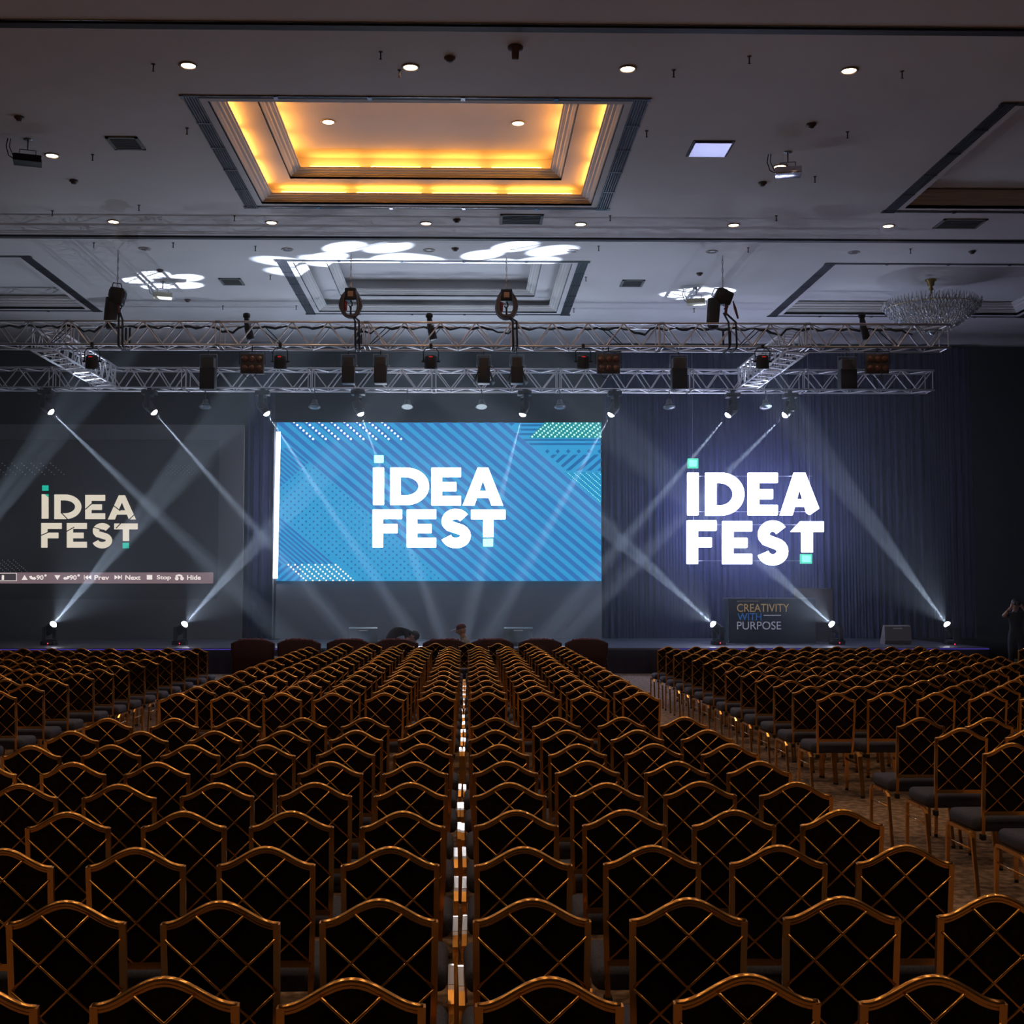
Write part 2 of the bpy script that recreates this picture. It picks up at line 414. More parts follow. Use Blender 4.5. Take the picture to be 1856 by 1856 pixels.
def rrect(x0, y0, x1, y1, r=1.5, n=3):
    out = []
    for cxx, cyy, a0 in ((x1-r, y1-r, 0), (x0+r, y1-r, 90), (x0+r, y0+r, 180), (x1-r, y0+r, 270)):
        for i in range(n+1):
            a = math.radians(a0 + 90*i/n); out.append((cxx + r*math.cos(a), cyy + r*math.sin(a)))
    return out
def letter(ch, x0, y0, x1, y1, t, r=1.5, cut=False):
    """polygons of one geometric capital, in picture rows (y grows downward)"""
    w_, h = x1 - x0, y1 - y0; P = []
    if ch == 'I': P.append(rrect(x0, y0, x1, y1, r))
    elif ch in 'EF':
        P.append(rrect(x0, y0, x0+t, y1, r)); P.append(rrect(x0, y0, x1, y0+t*.92, r))
        P.append(rrect(x0, y0+h*.5-t*.5+(h*.02), x1-w_*.16, y0+h*.5+t*.46, r))
        if ch == 'E': P.append(rrect(x0, y1-t*.92, x1, y1, r))
    elif ch == 'D':
        n = 22; ro = []; ri = []
        xm = x0 + w_*.40; cy_ = (y0+y1)/2
        for i in range(n+1):
            a = -PI/2 + PI*i/n
            ro.append((xm + (x1-xm)*math.cos(a), cy_ + h/2*math.sin(a)))
            ri.append((xm - t*.1 + (x1-t-xm+t*.1)*math.cos(a), cy_ + (h/2-t*.92)*math.sin(a)))
        for i in range(n): P.append([ro[i], ro[i+1], ri[i+1], ri[i]])
        P.append(rrect(x0, y0, x0+t, y1, r)); P.append(rrect(x0, y0, xm+.5, y0+t*.92, r)); P.append(rrect(x0, y1-t*.92, xm+.5, y1, r))
    elif ch == 'A':
        xc = (x0+x1)/2; a = t*.62
        k = t*1.12
        P.append([(x0, y1), (x0+k, y1), (xc+a*.45, y0+h*.12), (xc+a*.8, y0), (xc-a*.8, y0)])
        if cut: P.append([(x1, y1-h*.16), (x1-k*.75, y1-.5), (x1-k, y1-h*.06), (xc-a*.45, y0+h*.12), (xc-a*.8, y0), (xc+a*.8, y0)])
        else: P.append([(x1, y1), (x1-k, y1), (xc-a*.45, y0+h*.12), (xc-a*.8, y0), (xc+a*.8, y0)])
        P.append([(x0+w_*.2, y1-h*.38), (x1-w_*.2, y1-h*.38), (x1-w_*.14, y1-h*.2), (x0+w_*.14, y1-h*.2)])
        P.append([(xc-a*.8, y0), (xc+a*.8, y0), (xc+a*1.0, y0+h*.32), (xc-a*1.0, y0+h*.32)])
    elif ch == 'T':
        bar = rrect(x0, y0, x1, y0+t*.92, r)
        if cut: bar = [(x0, y0+t*.9), (x0+t*.85, y0), (x1, y0), (x1, y0+t*.92), (x0, y0+t*.92)]
        P.append(bar); s0 = (x0+x1)/2 - t/2; P.append(rrect(s0, y0, s0+t, y1, r))
    elif ch == 'S':
        pts = []
        xc = (x0+x1)/2; rx = (w_-t)/2; ry = (h-t)/4; c1 = y0+t/2+ry; c2 = y1-t/2-ry
        for i in range(15):
            a = math.radians(-28 - 242*i/14); pts.append((xc + rx*.93*math.cos(a), c1 + ry*math.sin(a)))
        # sweep through the middle into the lower bowl
        lower = []
        for i in range(15):
            a = math.radians(-70 + 238*i/14); lower.append((xc + rx*math.cos(a), c2 + ry*math.sin(a)))
        pts = [p for p in pts[:12]] + lower[1:]
        L = []; Rr = []
        for i, p in enumerate(pts):
            a = pts[max(i-1, 0)]; q = pts[min(i+1, len(pts)-1)]
            dx, dy = q[0]-a[0], q[1]-a[1]; l = math.hypot(dx, dy) or 1; nx, ny = -dy/l, dx/l; e = t/2
            L.append((p[0]+nx*e, p[1]+ny*e)); Rr.append((p[0]-nx*e, p[1]-ny*e))
        for i in range(len(pts)-1): P.append([L[i], L[i+1], Rr[i+1], Rr[i]])
    return P
def solid(b, pts, Y, depth, mi):
    ps = [at(x, y, Y) for x, y in pts]
    if (ps[1]-ps[0]).cross(ps[2]-ps[1]).y > 0: ps.reverse()
    b.prism(ps, (0, depth, 0), mi)
def sx1(u): return 470 + u/5.624
def sx2(u): return 780 + u/5.624
def sy(v): return 750 + v/5.624
def part_local(b, name, mats, t):
    o = b.build(name, mats, t); o.location = -t.location; return o
G_cyan = glow('scr_cyan', (0.45, 0.97, 1.0), 1.6)
LET = [('I', sx1(1160), sy(548), sx1(1270), sy(930)), ('D', sx1(1335), sy(548), sx1(1730), sy(930)), ('E', sx2(12), sy(548), sx2(312), sy(935)),
       ('A', sx2(330), sy(548), sx2(742), sy(935)), ('F', sx1(1155), sy(975), sx1(1455), sy(1362)), ('E', sx1(1503), sy(975), sx1(1803), sy(1362)),
       ('S', sx2(108), sy(968), sx2(412), sy(1370)), ('T', sx2(415), sy(978), sx2(765), sy(1258))]
for ch, x0, y0, x1, y1 in LET:
    b = MB()
    for q in letter(ch, x0, y0, x1, y1, 18.8): flat(b, q, YS - .012, 0)
    part_local(b, 'letter', G_white, t)
for x0, y0, x1, y1 in ((sx1(1165), sy(418), sx1(1272), sy(505)), (sx2(533), sy(1268), sx2(645), sy(1358))):
    b = MB(); flat(b, rrect(x0-.8, y0-.8, x1+.8, y1+.8, 1), YS - .012, 0); flat(b, rrect(x0+.8, y0+.8, x1-.8, y1-.8, 1), YS - .014, 1)
    part_local(b, 'letter_dot', [glow('scr_teal2', s2l(0, 160, 200), 1.0), G_cyan], t)
# leaning light tube at its left edge
a = at(504.5, 783, 33.7); c = at(499, 1048, 33.7)
t = empty('light_tube', (c.x, 33.7, ST), 'upright glowing white light tube along left edge of blue screen', 'light')
b = MB(); b.tube(a, c, .062, 12); part_local(b, 'tube', glow('tube_white', (0.85, 0.8, 1.0), 10.0), t)
b = MB(); b.tube((c.x, 33.7, c.z), (c.x - .02, 33.7, ST + .02), .03, 8); b.tube((c.x-.02, 33.7, ST), (c.x-.02, 33.7, ST + .02), .16, 16); part_local(b, 'stand', M_fix, t)

# hanging letter sign
YH = 33.0
t = empty('hanging_letter_sign', at(1368, 1024, YH), 'glowing white IDEA FEST letters hung on wires before the navy curtain', 'sign')
fx = lambda u: 1220 + u/6.187
fy = lambda v: 800 + v/6.187
LH = [('I', 162, 350, 287, 828), ('D', 362, 350, 800, 832), ('E', 840, 350, 1175, 828), ('A', 1200, 350, 1640, 828), ('F', 155, 885, 488, 1375), ('E', 553, 893, 888, 1377), ('S', 948, 885, 1293, 1392), ('T', 1322, 898, 1690, 1245)]
for ch, x0, y0, x1, y1 in LH:
    b = MB()
    for q in letter(ch, fx(x0), fy(y0), fx(x1), fy(y1), 20.3, cut=True): solid(b, q, YH, .07, 0)
    part_local(b, 'letter', G_sign, t)
G_tealsq = glow('teal_square', (0.25, 1.0, 0.78), 1.5)
for x0, y0, x1, y1 in ((165, 190, 284, 302), (1428, 1262, 1560, 1372)):
    b = MB(); solid(b, rrect(fx(x0), fy(y0), fx(x1), fy(y1), 1), YH, .07, 0); solid(b, rrect(fx(x0)+3, fy(y0)+3, fx(x1)-3, fy(y1)-3, 1), YH - .01, .02, 1)
    part_local(b, 'letter_dot', [glow('teal_edge', (0.1, 0.8, 0.55), 1.0), G_tealsq], t)
b = MB()
for v in (390, 790, 935, 1340): b.tube(at(fx(170), fy(v), YH + .04), at(fx(1560), fy(v), YH + .04), .006, 5)
for u in (222, 1525):
    p = at(fx(u), fy(190), YH + .04); b.tube((p.x, p.y, 9.01), (p.x, p.y, at(fx(u), fy(1340), YH).z), .005, 5)
part_local(b, 'hanging_wire', M_steel, t)

# ------------------------------------------------------------ text helper
def text_mesh(s, name, x0, x1, ybase, h_px, Y, m, parent, bold=.02, depth=0.0):
    cu = bpy.data.curves.new('t', 'FONT'); cu.body = s; cu.size = 1; cu.offset = bold; cu.extrude = depth
    o = bpy.data.objects.new('t', cu); COL.objects.link(o); dg = bpy.context.evaluated_depsgraph_get(); dg.update()
    me = bpy.data.meshes.new_from_object(o.evaluated_get(dg)); bpy.data.objects.remove(o); bpy.data.curves.remove(cu)
    vx = [v.co.x for v in me.vertices]; vy = [v.co.y for v in me.vertices]
    a = at(x0, ybase, Y); c = at(x1, ybase - h_px, Y)
    sx_ = (c.x - a.x) / (max(vx) - min(vx)); sz = (c.z - a.z) / (max(vy) - min(vy)); mx, my = min(vx), min(vy)
    for v in me.vertices: v.co = Vector((a.x + (v.co.x - mx)*sx_, Y, a.z + (v.co.y - my)*sz)) - parent.location
    me.name = name; me.materials.clear(); me.materials.append(m)
    o = bpy.data.objects.new(name, me); COL.objects.link(o); o.parent = parent
    return o

# left projection wall
yp = 33.9; a = at(443, 770, yp)
t = empty('projection_screen', (-11.5, yp, ST), 'wide grey projection screen with cream IDEA FEST and menu bar, left of stage', 'screen')
b = MB(); q = at(398, 797, yp); q2 = at(398, 1086, yp)
b.box((-17.4, yp, q.z), (a.x, yp + .1, a.z)); b.box((q.x, yp, ST), (a.x, yp + .1, q.z)); b.box((-17.4, yp, ST), (q.x, yp + .1, q2.z))
part_local(b, 'surround', M_panel2, t)
b = MB(); b.box((-17.4, yp + .05, q2.z), (q.x, yp + .1, q.z)); part_local(b, 'screen_surface', mat('screen_dark', (0.10, 0.10, 0.11), .85), t)
G_cream = glow('proj_cream', s2l(210, 200, 182), 1.15); G_teal = glow('proj_teal', s2l(20, 175, 150), 1.1); G_menu = glow('proj_menu', s2l(118, 98, 104), 1.05)
G_mtext = glow('proj_menu_text', s2l(225, 215, 212), 1.2); G_pd = glow('proj_dots', s2l(95, 105, 108), 1.0)
gx = lambda u: u/3.712
gy = lambda v: 740 + v/3.712
yq = yp + .04
for ch, x0, y0, x1, y1 in [('I', 280, 578, 327, 743), ('D', 365, 580, 548, 746), ('E', 573, 583, 708, 746), ('A', 725, 585, 915, 748), ('F', 277, 772, 416, 938), ('E', 449, 772, 585, 938), ('S', 620, 772, 755, 943), ('T', 768, 775, 927, 893)]:
    b = MB()
    for pl in letter(ch, gx(x0), gy(y0), gx(x1), gy(y1), 11.6, .3): flat(b, pl, yq, 0)
    part_local(b, 'letter', G_cream, t)
for pl in ([(283, 519), (327, 519), (327, 555), (283, 555)], [(825, 905), (868, 905), (868, 942), (825, 942)], [(300, 578), (327, 578), (327, 600)]):
    b = MB(); flat(b, [(gx(x), gy(y)) for x, y in pl], yq - .004, 0); part_local(b, 'letter_dot', G_teal, t)
b = MB()
for (u0, v0, u1, v1) in ((415, 705, 458, 750), (575, 680, 620, 640), (765, 655, 810, 690), (870, 748, 905, 715), (278, 855, 330, 832), (330, 832, 350, 828), (449, 828, 500, 800), (630, 800, 690, 820), (780, 808, 815, 772)):
    b.tube(at(gx(u0), gy(v0), yq - .004), at(gx(u1), gy(v1), yq - .004), .012, 4)
part_local(b, 'letter_crack', M_panel2, t)
b = MB()
for c in range(7):
    for r in range(6): flat(b, circ(gx(10 + c*65 + r*18 - 60), gy(370 + r*15), .75, 6), yq, 0)
for c in range(12):
    for r in range(6): flat(b, circ(gx(1130 + c*28 - r*13), gy(385 + r*12), .55, 6), yq, 0)
for c in range(5):
    for r in range(8): flat(b, circ(gx(-60 + c*38 + r*13), gy(1022 + r*11), .75, 6), yq, 0)
part_local(b, 'dot_pattern', G_pd, t)
b = MB(); flat(b, [(-60, 1037.5), (386.5, 1037.5), (386.5, 1057.5), (-60, 1057.5)], yq, 0)
flat(b, [(-60, 1038.5), (30.5, 1038.5), (30.5, 1053), (-60, 1053)], yq - .003, 1); flat(b, [(-60, 1039.5), (29.3, 1039.5), (29.3, 1052), (-60, 1052)], yq - .005, 2)
part_local(b, 'menu_bar', [G_menu, G_mtext, glow('proj_menu_dark', s2l(62, 55, 60), 1)], t)
yt = yq - .008
def sym(*polys, sweeps=()):
    b = MB()
    for p in polys: flat(b, p, yt, 0)
    for pts, r, cl in sweeps: b.sweep(pts, r, 4, closed=cl)
    part_local(b, 'menu_symbol', G_mtext, t)
sym([(39, 1051), (50, 1051), (44.5, 1042)]); sym([(98.5, 1042.5), (109.5, 1042.5), (104, 1051.5)])
sym([(152, 1042), (153.5, 1042), (153.5, 1050.5), (152, 1050.5)], [(159.5, 1042), (159.5, 1050.5), (153.4, 1046.2)], [(165.5, 1042), (165.5, 1050.5), (159.4, 1046.2)])
sym([(207.5, 1042), (207.5, 1050.5), (213.6, 1046.2)], [(213.5, 1042), (213.5, 1050.5), (219.6, 1046.2)], [(219.5, 1042), (221, 1042), (221, 1050.5), (219.5, 1050.5)])
sym([(266, 1042), (276, 1042), (276, 1050.5), (266, 1050.5)])
for cx_, sg in ((60, 1), (120, -1)):
    sym([(cx_ + sg*2, 1045), (cx_ + sg*6, 1048.5), (cx_ + sg*2, 1051.5)], sweeps=[([at(cx_ + sg*(-4.5*math.cos(a_)), 1044 + 4.5*math.sin(a_), yt) for a_ in [i*PI/2/6*1.3 for i in range(7)]], .03, False)])
sym(sweeps=[([at(319 + 11*i/8, 1045 - 2.5*math.sin(PI*i/8), yt) for i in range(9)], .025, False)] + [([at(x + 2*math.cos(i*PI/4), 1048.5 + 2*math.sin(i*PI/4), yt) for i in range(8)], .02, True) for x in (320.5, 330)])
for s, x0, x1 in (('1', 3, 7.5), ('90', 66, 79), ('90', 126, 139), ('Prev', 171, 198), ('Next', 227, 255), ('Stop', 284, 310), ('Hide', 339, 364)):
    text_mesh(s, 'menu_text', x0, x1, 1051 if s != 'Stop' else 1052.5, 8.5 if s != 'Stop' else 10, yt, G_mtext, t, .025)
for x in (82.5, 142.5):
    b = MB(); b.sweep([at(x + 1.3*math.cos(i*PI/4), 1043 + 1.3*math.sin(i*PI/4), yt) for i in range(8)], .012, 4, closed=True); part_local(b, 'degree_sign', G_mtext, t)

# dark counter with slogan
yc = 31.2; a = at(1320, 1084, yc); c = at(1478, 1084, yc)
t = empty('stage_counter', ((a.x + c.x)/2, yc, ST), 'dark counter reading CREATIVITY WITH PURPOSE on the right of the stage', 'counter')
b = MB(); b.box((a.x, yc, ST), (c.x, yc + .55, a.z - .03)); part_local(b, 'body', mat('counter_dark', (0.02, 0.035, 0.055), .5), t)
b = MB(); b.box((a.x - .02, yc - .02, a.z - .03), (c.x + .02, yc + .57, a.z)); part_local(b, 'top', mat('counter_top', (0.06, 0.08, 0.11), .4), t)
G1 = glow('slogan_gold', s2l(120, 98, 62), 1); G2 = glow('slogan_blue', s2l(26, 72, 128), 1); G3 = glow('slogan_grey', s2l(112, 112, 130), 1)
text_mesh('CREATIVITY', 'slogan_text', 1336, 1430, 1109, 14.5, yc - .01, G1, t, .0)
text_mesh('WITH', 'slogan_text', 1337, 1380, 1124.5, 13, yc - .01, G2, t, .0)
text_mesh('PURPOSE', 'slogan_text', 1336, 1415.5, 1141, 14.5, yc - .01, G3, t, .0)
b = MB(); flat(b, [(1384, 1114.6), (1415.5, 1114.6), (1415.5, 1116), (1384, 1116)], yc - .01, 0)
for i in range(14): flat(b, [(1336 + i*2.9, 1088.6), (1337.8 + i*2.9, 1088.6), (1337.8 + i*2.9, 1090.4), (1336 + i*2.9, 1090.4)], yc - .01, 1)
part_local(b, 'slogan_rule', [G3, glow('slogan_dim', s2l(70, 62, 60), 1)], t)
p = at(1465, 1066, 32.2); q = at(1509, 1066, 32.2)
b = MB(); b.rbox((at(1440, 1066, 32.2).x, 32.2, ST), (q.x, 32.26, p.z), .01); b.box((p.x - .3, 32.26, ST), (p.x - .2, 32.9, ST + .06)); b.box((q.x - .3, 32.26, ST), (q.x - .2, 32.9, ST + .06))
tag(b.build('display_board', mat('board_brown', (0.10, 0.07, 0.06), .7)), 'brown upright board standing behind the slogan counter', 'board')

# ------------------------------------------------------------ moving heads
G_lens = glow('beam_lens', (0.80, 0.84, 1.0), 40)
G_red = glow('red_led', (1.0, 0.02, 0.05), 6)
def moving_head(px, py, Y, target, hang, label, group, power=1.0):
    lens = at(px, py, Y); target = Vector(target); d = (target - lens).normalized()
    base = Vector((0, 0, 0)); sgn = -1 if hang else 1
    piv = lens - d * .20
    bz = piv.z - sgn * .40
    t = empty('moving_head_light', (piv.x, piv.y, bz), label, 'stage light', group)
    b = MB(); b.rbox((-.17, -.15, min(0, sgn*.11)), (.17, .15, max(0, sgn*.11)), .02)
    if hang:
        b.box((-.05, -.03, 0), (.05, .03, .06)); b.tube((0, 0, .03), (0, 0, 6.9 - bz - .0), .018, 8)
    b.build('base', M_fix, t)
    az = math.atan2(d.y, d.x) + PI/2; Rz = Matrix.Rotation(az, 4, 'Z')
    b = MB()
    for s in (-1, 1): b.rbox((s*.155 - .025, -.06, min(sgn*.11, sgn*.46)), (s*.155 + .025, .06, max(sgn*.11, sgn*.46)), .015, M=Rz)
    b.rbox((-.18, -.06, min(sgn*.11, sgn*.16)), (.18, .06, max(sgn*.11, sgn*.16)), .01, M=Rz)
    b.build('yoke', M_fix, t)
    M = Matrix.Translation(piv - t.location) @ look_mat(d)
    b = MB(); b.lathe([(.03, -.17), (.09, -.16), (.115, -.10), (.12, .02), (.10, .10), (.098, .185), (.085, .185), (.085, .17)], 20, M); b.build('head', M_fix, t)
    b = MB(); b.lathe([(.085, .17), (.082, .195), (.06, .225), (.03, .24), (.004, .245)], 20, M); b.build('lens', G_lens, t)
    if not hang:
        b = MB(); b.lathe([(.012, 0), (.010, .006), (.001, .008)], 10, Matrix.Translation((.02, -.152, .055)) @ Matrix.Rotation(PI/2, 4, 'X')); b.build('indicator_light', G_red, t)
    # the prism in the lamp splits its beam into several narrow rays; a wide, dim spill spot is added to each floor lamp to lift the ceiling
    e1 = d.cross(Vector((0, 0, 1))).normalized(); e2 = d.cross(e1); ph = random.random()*6
    n = 3 if hang else 5; sp = .034 if hang else .052
    for k in range(n + (0 if hang else 1)):
        spill = k == n
        L = bpy.data.lights.new('beam', 'SPOT'); L.energy = SPILL if spill else POWER_BEAM * power * (1.6 if hang else .62); L.color = (0.66, 0.79, 1.0)
        L.spot_size = math.radians(80 if spill else 3.2 if hang else 3.6); L.spot_blend = .9 if spill else .5; L.shadow_soft_size = .012
        a_ = ph + 2*PI*k/n; dd = d if spill else (d + (e1*math.cos(a_) + e2*math.sin(a_)*.8)*sp*(.55 + .45*(k % 2 or not hang))).normalized()
        lo = bpy.data.objects.new('beam', L); COL.objects.link(lo); lo.parent = t
        lo.location = lens + d*.06 - t.location; lo.rotation_euler = (-dd).to_track_quat('Z', 'Y').to_euler()
    return t
YT = 29.6
tops = [(93, 747, 530), (280, 748, 648), (484, 750, 761), (654, 751, 809), (947, 752, 837), (1107, 752, 877), (1319, 753, 969), (1422, 753, 1007)]
where = ['leftmost, above the projection screen', 'second from left, above the projection screen', 'just outside the blue screen top left corner', 'above the first letters on the blue screen', 'above right half of the blue screen', 'just outside the blue screen top right corner', 'above the hanging letters, left one', 'above the hanging letters, right one']
for (x, y, tx), wl in zip(tops, where):
    moving_head(x, y, YT, at(tx, 1171, 29.3), True, 'hanging beam light, ' + wl, 'beam lights hanging from the rear truss')
bots = [(-160, (-6.94, 27.5, CEIL), 'out by the left end of the stage'), (97, (-2.24, 25.25, CEIL), 'on the left stage floor below the projection menu bar'), (335, (1.02, 25.25, CEIL), 'on the stage floor near the left curtain strip'),
        (1292, (-3.2, 26.3, CEIL), 'on the stage floor left of the slogan counter'), (1507, (-.73, 26.3, CEIL), 'on the stage floor right of the slogan counter'), (1716, (5.6, 28.5, CEIL), 'at the right end of the stage')]
for x, tg, wl in bots:
    moving_head(x, 1131, 30.3, tg, False, 'beam light standing ' + wl, 'beam lights on the stage floor', 1.5)

# ------------------------------------------------------------ trusses
def truss(p0, p1, a, joints, name_label, zig=.73, group='silver box trusses over the stage'):
    p0 = Vector(p0); p1 = Vector(p1); d = (p1 - p0); L = d.length; d.normalize(); side = Vector((-d.y, d.x, 0))
    if side.y < 0 or (abs(side.y) < 1e-6 and side.x < 0): side = -side
    up = Vector((0, 0, 1)); t = empty('lighting_truss', p0, name_label, 'truss', group)
    cs = [Vector((0, 0, 0)), side*a, up*a, side*a + up*a]
    for c in cs:
        b = MB(); b.tube(c, c + d*L, .025, 8)
        b.build('chord', M_alu, t)
    b = MB(); js = [0] + sorted(joints) + [L]
    for k in range(len(js) - 1):
        a0, a1 = js[k] + .05, js[k+1] - .05; n = max(2, int(round((a1 - a0) / (zig/2)))); n += n % 2
        st = (a1 - a0) / n
        for (u, v, ph) in ((cs[0], cs[2], 0), (cs[1], cs[3], 0), (cs[0], cs[1], 1), (cs[2], cs[3], 1)):
            for i in range(n):
                A = (u if (i + ph) % 2 else v) + d*(a0 + i*st); B_ = (v if (i + ph) % 2 else u) + d*(a0 + (i+1)*st)
                b.tube(A, B_, .0155, 6, cap=False)
            for e in (a0, a1): b.tube(u + d*e, v + d*e, .013, 6, cap=False)
    b.build('bracing', M_alu, t)
    b = MB()
    for j in joints:
        for c in cs: b.tube(c + d*(j - .05), c + d*(j + .05), .033, 8)
    if joints: b.build('joint_sleeve', M_steel, t)
    return t
FT0 = -13.0; FZ = 6.95
truss((FT0, 24.6, FZ), (10.0, 24.6, FZ), .48, [7.04 - 3.03*k - FT0 for k in range(6, -1, -1)], 'front box truss, nearest the audience, carrying hoists and lamps')
truss((-14.0, 29.6, 6.9), (11.6, 29.6, 6.9), .49, [(x - 845)*29.6/2200 + 14.0 for x in (90, 330, 560, 785, 1015, 1258, 1470)], 'rear box truss over the stage front edge')
truss((6.7, 25.12, 6.93), (6.7, 29.58, 6.93), .48, [2.2], 'right side truss joining front and rear trusses', .5)
truss((-9.05, 25.12, 6.93), (-9.05, 29.58, 6.93), .48, [2.2], 'left side truss joining front and rear trusses', .5)

# hoists
def hoist(px, y0, label, coil, lean=0):
    p = at(px, y0, 24.86); t = empty('chain_hoist', p, label, 'hoist', 'chain hoists on the front truss')
    b = MB()
    for i in range(int((CEIL - p.z) / .09)):
        z = i*.09; r = Matrix.Rotation((i % 2)*PI/2, 4, 'Z'); pts = [r @ Vector((.014*math.cos(a_*PI/3), 0, z + .045 + .055*math.sin(a_*PI/3))) for a_ in range(6)]
        b.sweep(pts, .006, 4, closed=True)
    b.build('chain', M_steel, t)
    Ml = Matrix.Rotation(lean, 4, 'Y')
    if coil:
        b = MB(); b.rbox((-.12, -.1, -.28), (.12, .12, -.02), .03); b.lathe([(.02, .0), (.07, -.01), (.11, -.05)], 14, None); b.build('motor_body', M_fix, t)
        b = MB(); b.box((-.055, -.106, -.21), (.055, -.1, -.10)); b.build('rating_label', mat('label_tan', (.55, .33, .18), .6), t)
        b = MB()
        for k in range(22):
            rx = .145 + .085*random.random(); rz = .25 + .075*random.random(); oy = random.uniform(-.09, .05); ox = random.uniform(-.012, .012)
            b.sweep([(ox + rx*math.cos(i*PI/12) * (1 - .18*math.sin(i*PI/12)), oy, -.33 + rz*math.sin(i*PI/12)) for i in range(24)], .011, 5, closed=True)
        b.build('cable_coil', mat('cable_grey', (.16, .15, .15), .55), t)
        b = MB(); b.sweep([(0, 0, -.28), (.03, 0, -.33), (.03, 0, -.38), (-.02, 0, -.41), (-.04, 0, -.37)], .016, 6); b.tube((0, 0, -.41), (0, 0, -.62), .02, 6); b.build('hook', M_fix, t)
        b = MB(); b.tube((-.1, -.03, -.3), (-.11, -.03, -.5), .035, 8); b.build('control_plug', mat('plug_red', (.30, .02, .02), .5), t)
    else:
        s = 1 if lean > 0 else -1
        M1 = Matrix.Translation((0, 0, -.16)) @ Matrix.Rotation(-s*1.2 if abs(lean) > .4 else 0.15, 4, 'Y')
        b = MB(); b.rbox((-.15, -.13, -.19), (.15, .13, .17), .05, M=M1); b.rbox((-.17, -.10, -.05), (.17, .10, .12), .03, M=M1)
        b.sweep([M1 @ Vector(q_) for q_ in ((-.1, -.12, .16), (-.09, -.12, .24), (.07, -.12, .24), (.1, -.12, .16))], .012, 6)
        b.build('motor_body', M_fix, t)
        b = MB(); xo = -.20 if abs(lean) > .4 else -.12
        b.sweep([(xo + .02, 0, -.2), (xo, 0, -.45), (xo - .02, 0, -.7), (xo, 0, -.84)], [.13, .135, .13, .09], 10); b.build('chain_bag', mat('bag_black', (.02, .02, .024), .8), t)
        b = MB(); b.sweep([(.05, 0, -.3), (.1, 0, -.36), (.08, 0, -.42), (.02, 0, -.4)], .016, 6); b.tube((.06, 0, -.42), (.05, 0, -.6), .018, 6); b.build('hook', M_fix, t)
        b = MB(); b.sweep([(.06, -.05, -.28), (.05, -.08, -.4), (.04, -.06, -.55)], .03, 6); b.build('cable_bundle', mat('cable_red', (.14, .02, .02), .5), t)
        if lean > .4:
            b = MB(); b.sweep([(.2, -.05, -.25), (.24, -.05, -.4), (.30, -.05, -.62)], [.01, .03, .02], 6); b.build('control_plug', MATS['cable_red'] if 'cable_red' in MATS else M_fix, t)
    # slings round the truss
    zt = 7.45 - p.z; zb = 6.93 - p.z
    for xo in ((.12, .2) if lean < .4 else (.05, .2)):
        b = MB(); b.sweep([(xo*.3, 0, -.5 if not coil else -.6), (xo, -.29, zt), (xo + .01, -.31, zb - .0), (xo, 0, zb - .04), (xo, .25, zb), (xo, .25, zt), ], .022, 6, cap=True); b.build('sling', M_fix, t)
    return t
hoist(213, 523, 'left chain hoist with black chain bag, above the front truss', False, .1)
hoist(636, 521, 'chain hoist with grey cable coil, left of the centre pair', True)
hoist(918, 523, 'chain hoist with grey cable coil, right of the centre pair', True)
hoist(1310, 525, 'right chain hoist tilted over its chain bag, above the front truss', False, .8)
# cable run inside the front truss
b = MB(); pts = [(-12 + .11*i, 24.98 + .02*math.sin(i*.9), 7.40 + .025*math.sin(i*1.7) - (.10 if (i % 26) in (11, 12, 13) else 0)) for i in range(195)]
for k in range(3): b.sweep([(x, y + k*.02, z + .012*math.sin(i*.8 + k*2)) for i, (x, y, z) in enumerate(pts)], .014, 5)
tag(b.build('cable_run', M_rubber), 'black cables running along inside the front truss', 'cable')
# loose cable loops
for k, px in enumerate((120, 480, 700, 1100, 1370, 1600)):
    a = at(px, 592, 25.0)
    b = MB(); b.sweep([(a.x + .35*math.sin(i/10*PI*1.1) * (1 if k % 2 else -1), 25.05, 7.42 - .38*math.sin(i/10*PI)) for i in range(11)], .010, 5)
    tag(b.build('cable', M_rubber), 'drooping black cable loop in the front truss, %s from the left' % ORD[k], 'cable', 'cable loops hanging in the front truss')

def par(px, py, label):
    p = at(px, py, 24.6); t = empty('par_light', p, label, 'stage light', 'round stage lights under the front truss')
    b = MB(); b.lathe([(.05, .13), (.10, .125), (.125, .09), (.13, .0), (.135, -.12), (.14, -.15), (.12, -.15), (.11, -.1)], 20, Matrix.Rotation(.15, 4, 'X')); b.build('housing', M_fix, t)
    b = MB(); b.sweep([(-.15, 0, 0), (-.155, 0, .2), (-.1, 0, .27), (.1, 0, .27), (.155, 0, .2), (.15, 0, 0)], .011, 6)
    for s in (-1, 1): b.tube((s*.12, 0, 0), (s*.19, 0, 0), .022, 8)
    b.build('yoke', M_fix, t)
    b = MB(); b.tube((0, 0, .26), (0, 0, 6.95 - p.z), .014, 6); b.rbox((-.03, -.06, 6.9 - p.z), (.03, .0, 6.99 - p.z), .008); b.build('clamp', M_fix, t)
    b = MB(); b.box((-.035, -.137, .062), (.035, -.118, .08)); b.build('indicator_light', glow('red_dim', (1, .02, .03), .5), t)
for x, wl in ((167, 'beside the left side truss'), (508, 'left of the left pair of spotlights'), (781, 'between the two pairs of spotlights'), (1057, 'beside the middle lamp panel'), (1382, 'beside the right side truss')):
    par(x, 655, 'small black round stage light under the front truss, ' + wl)
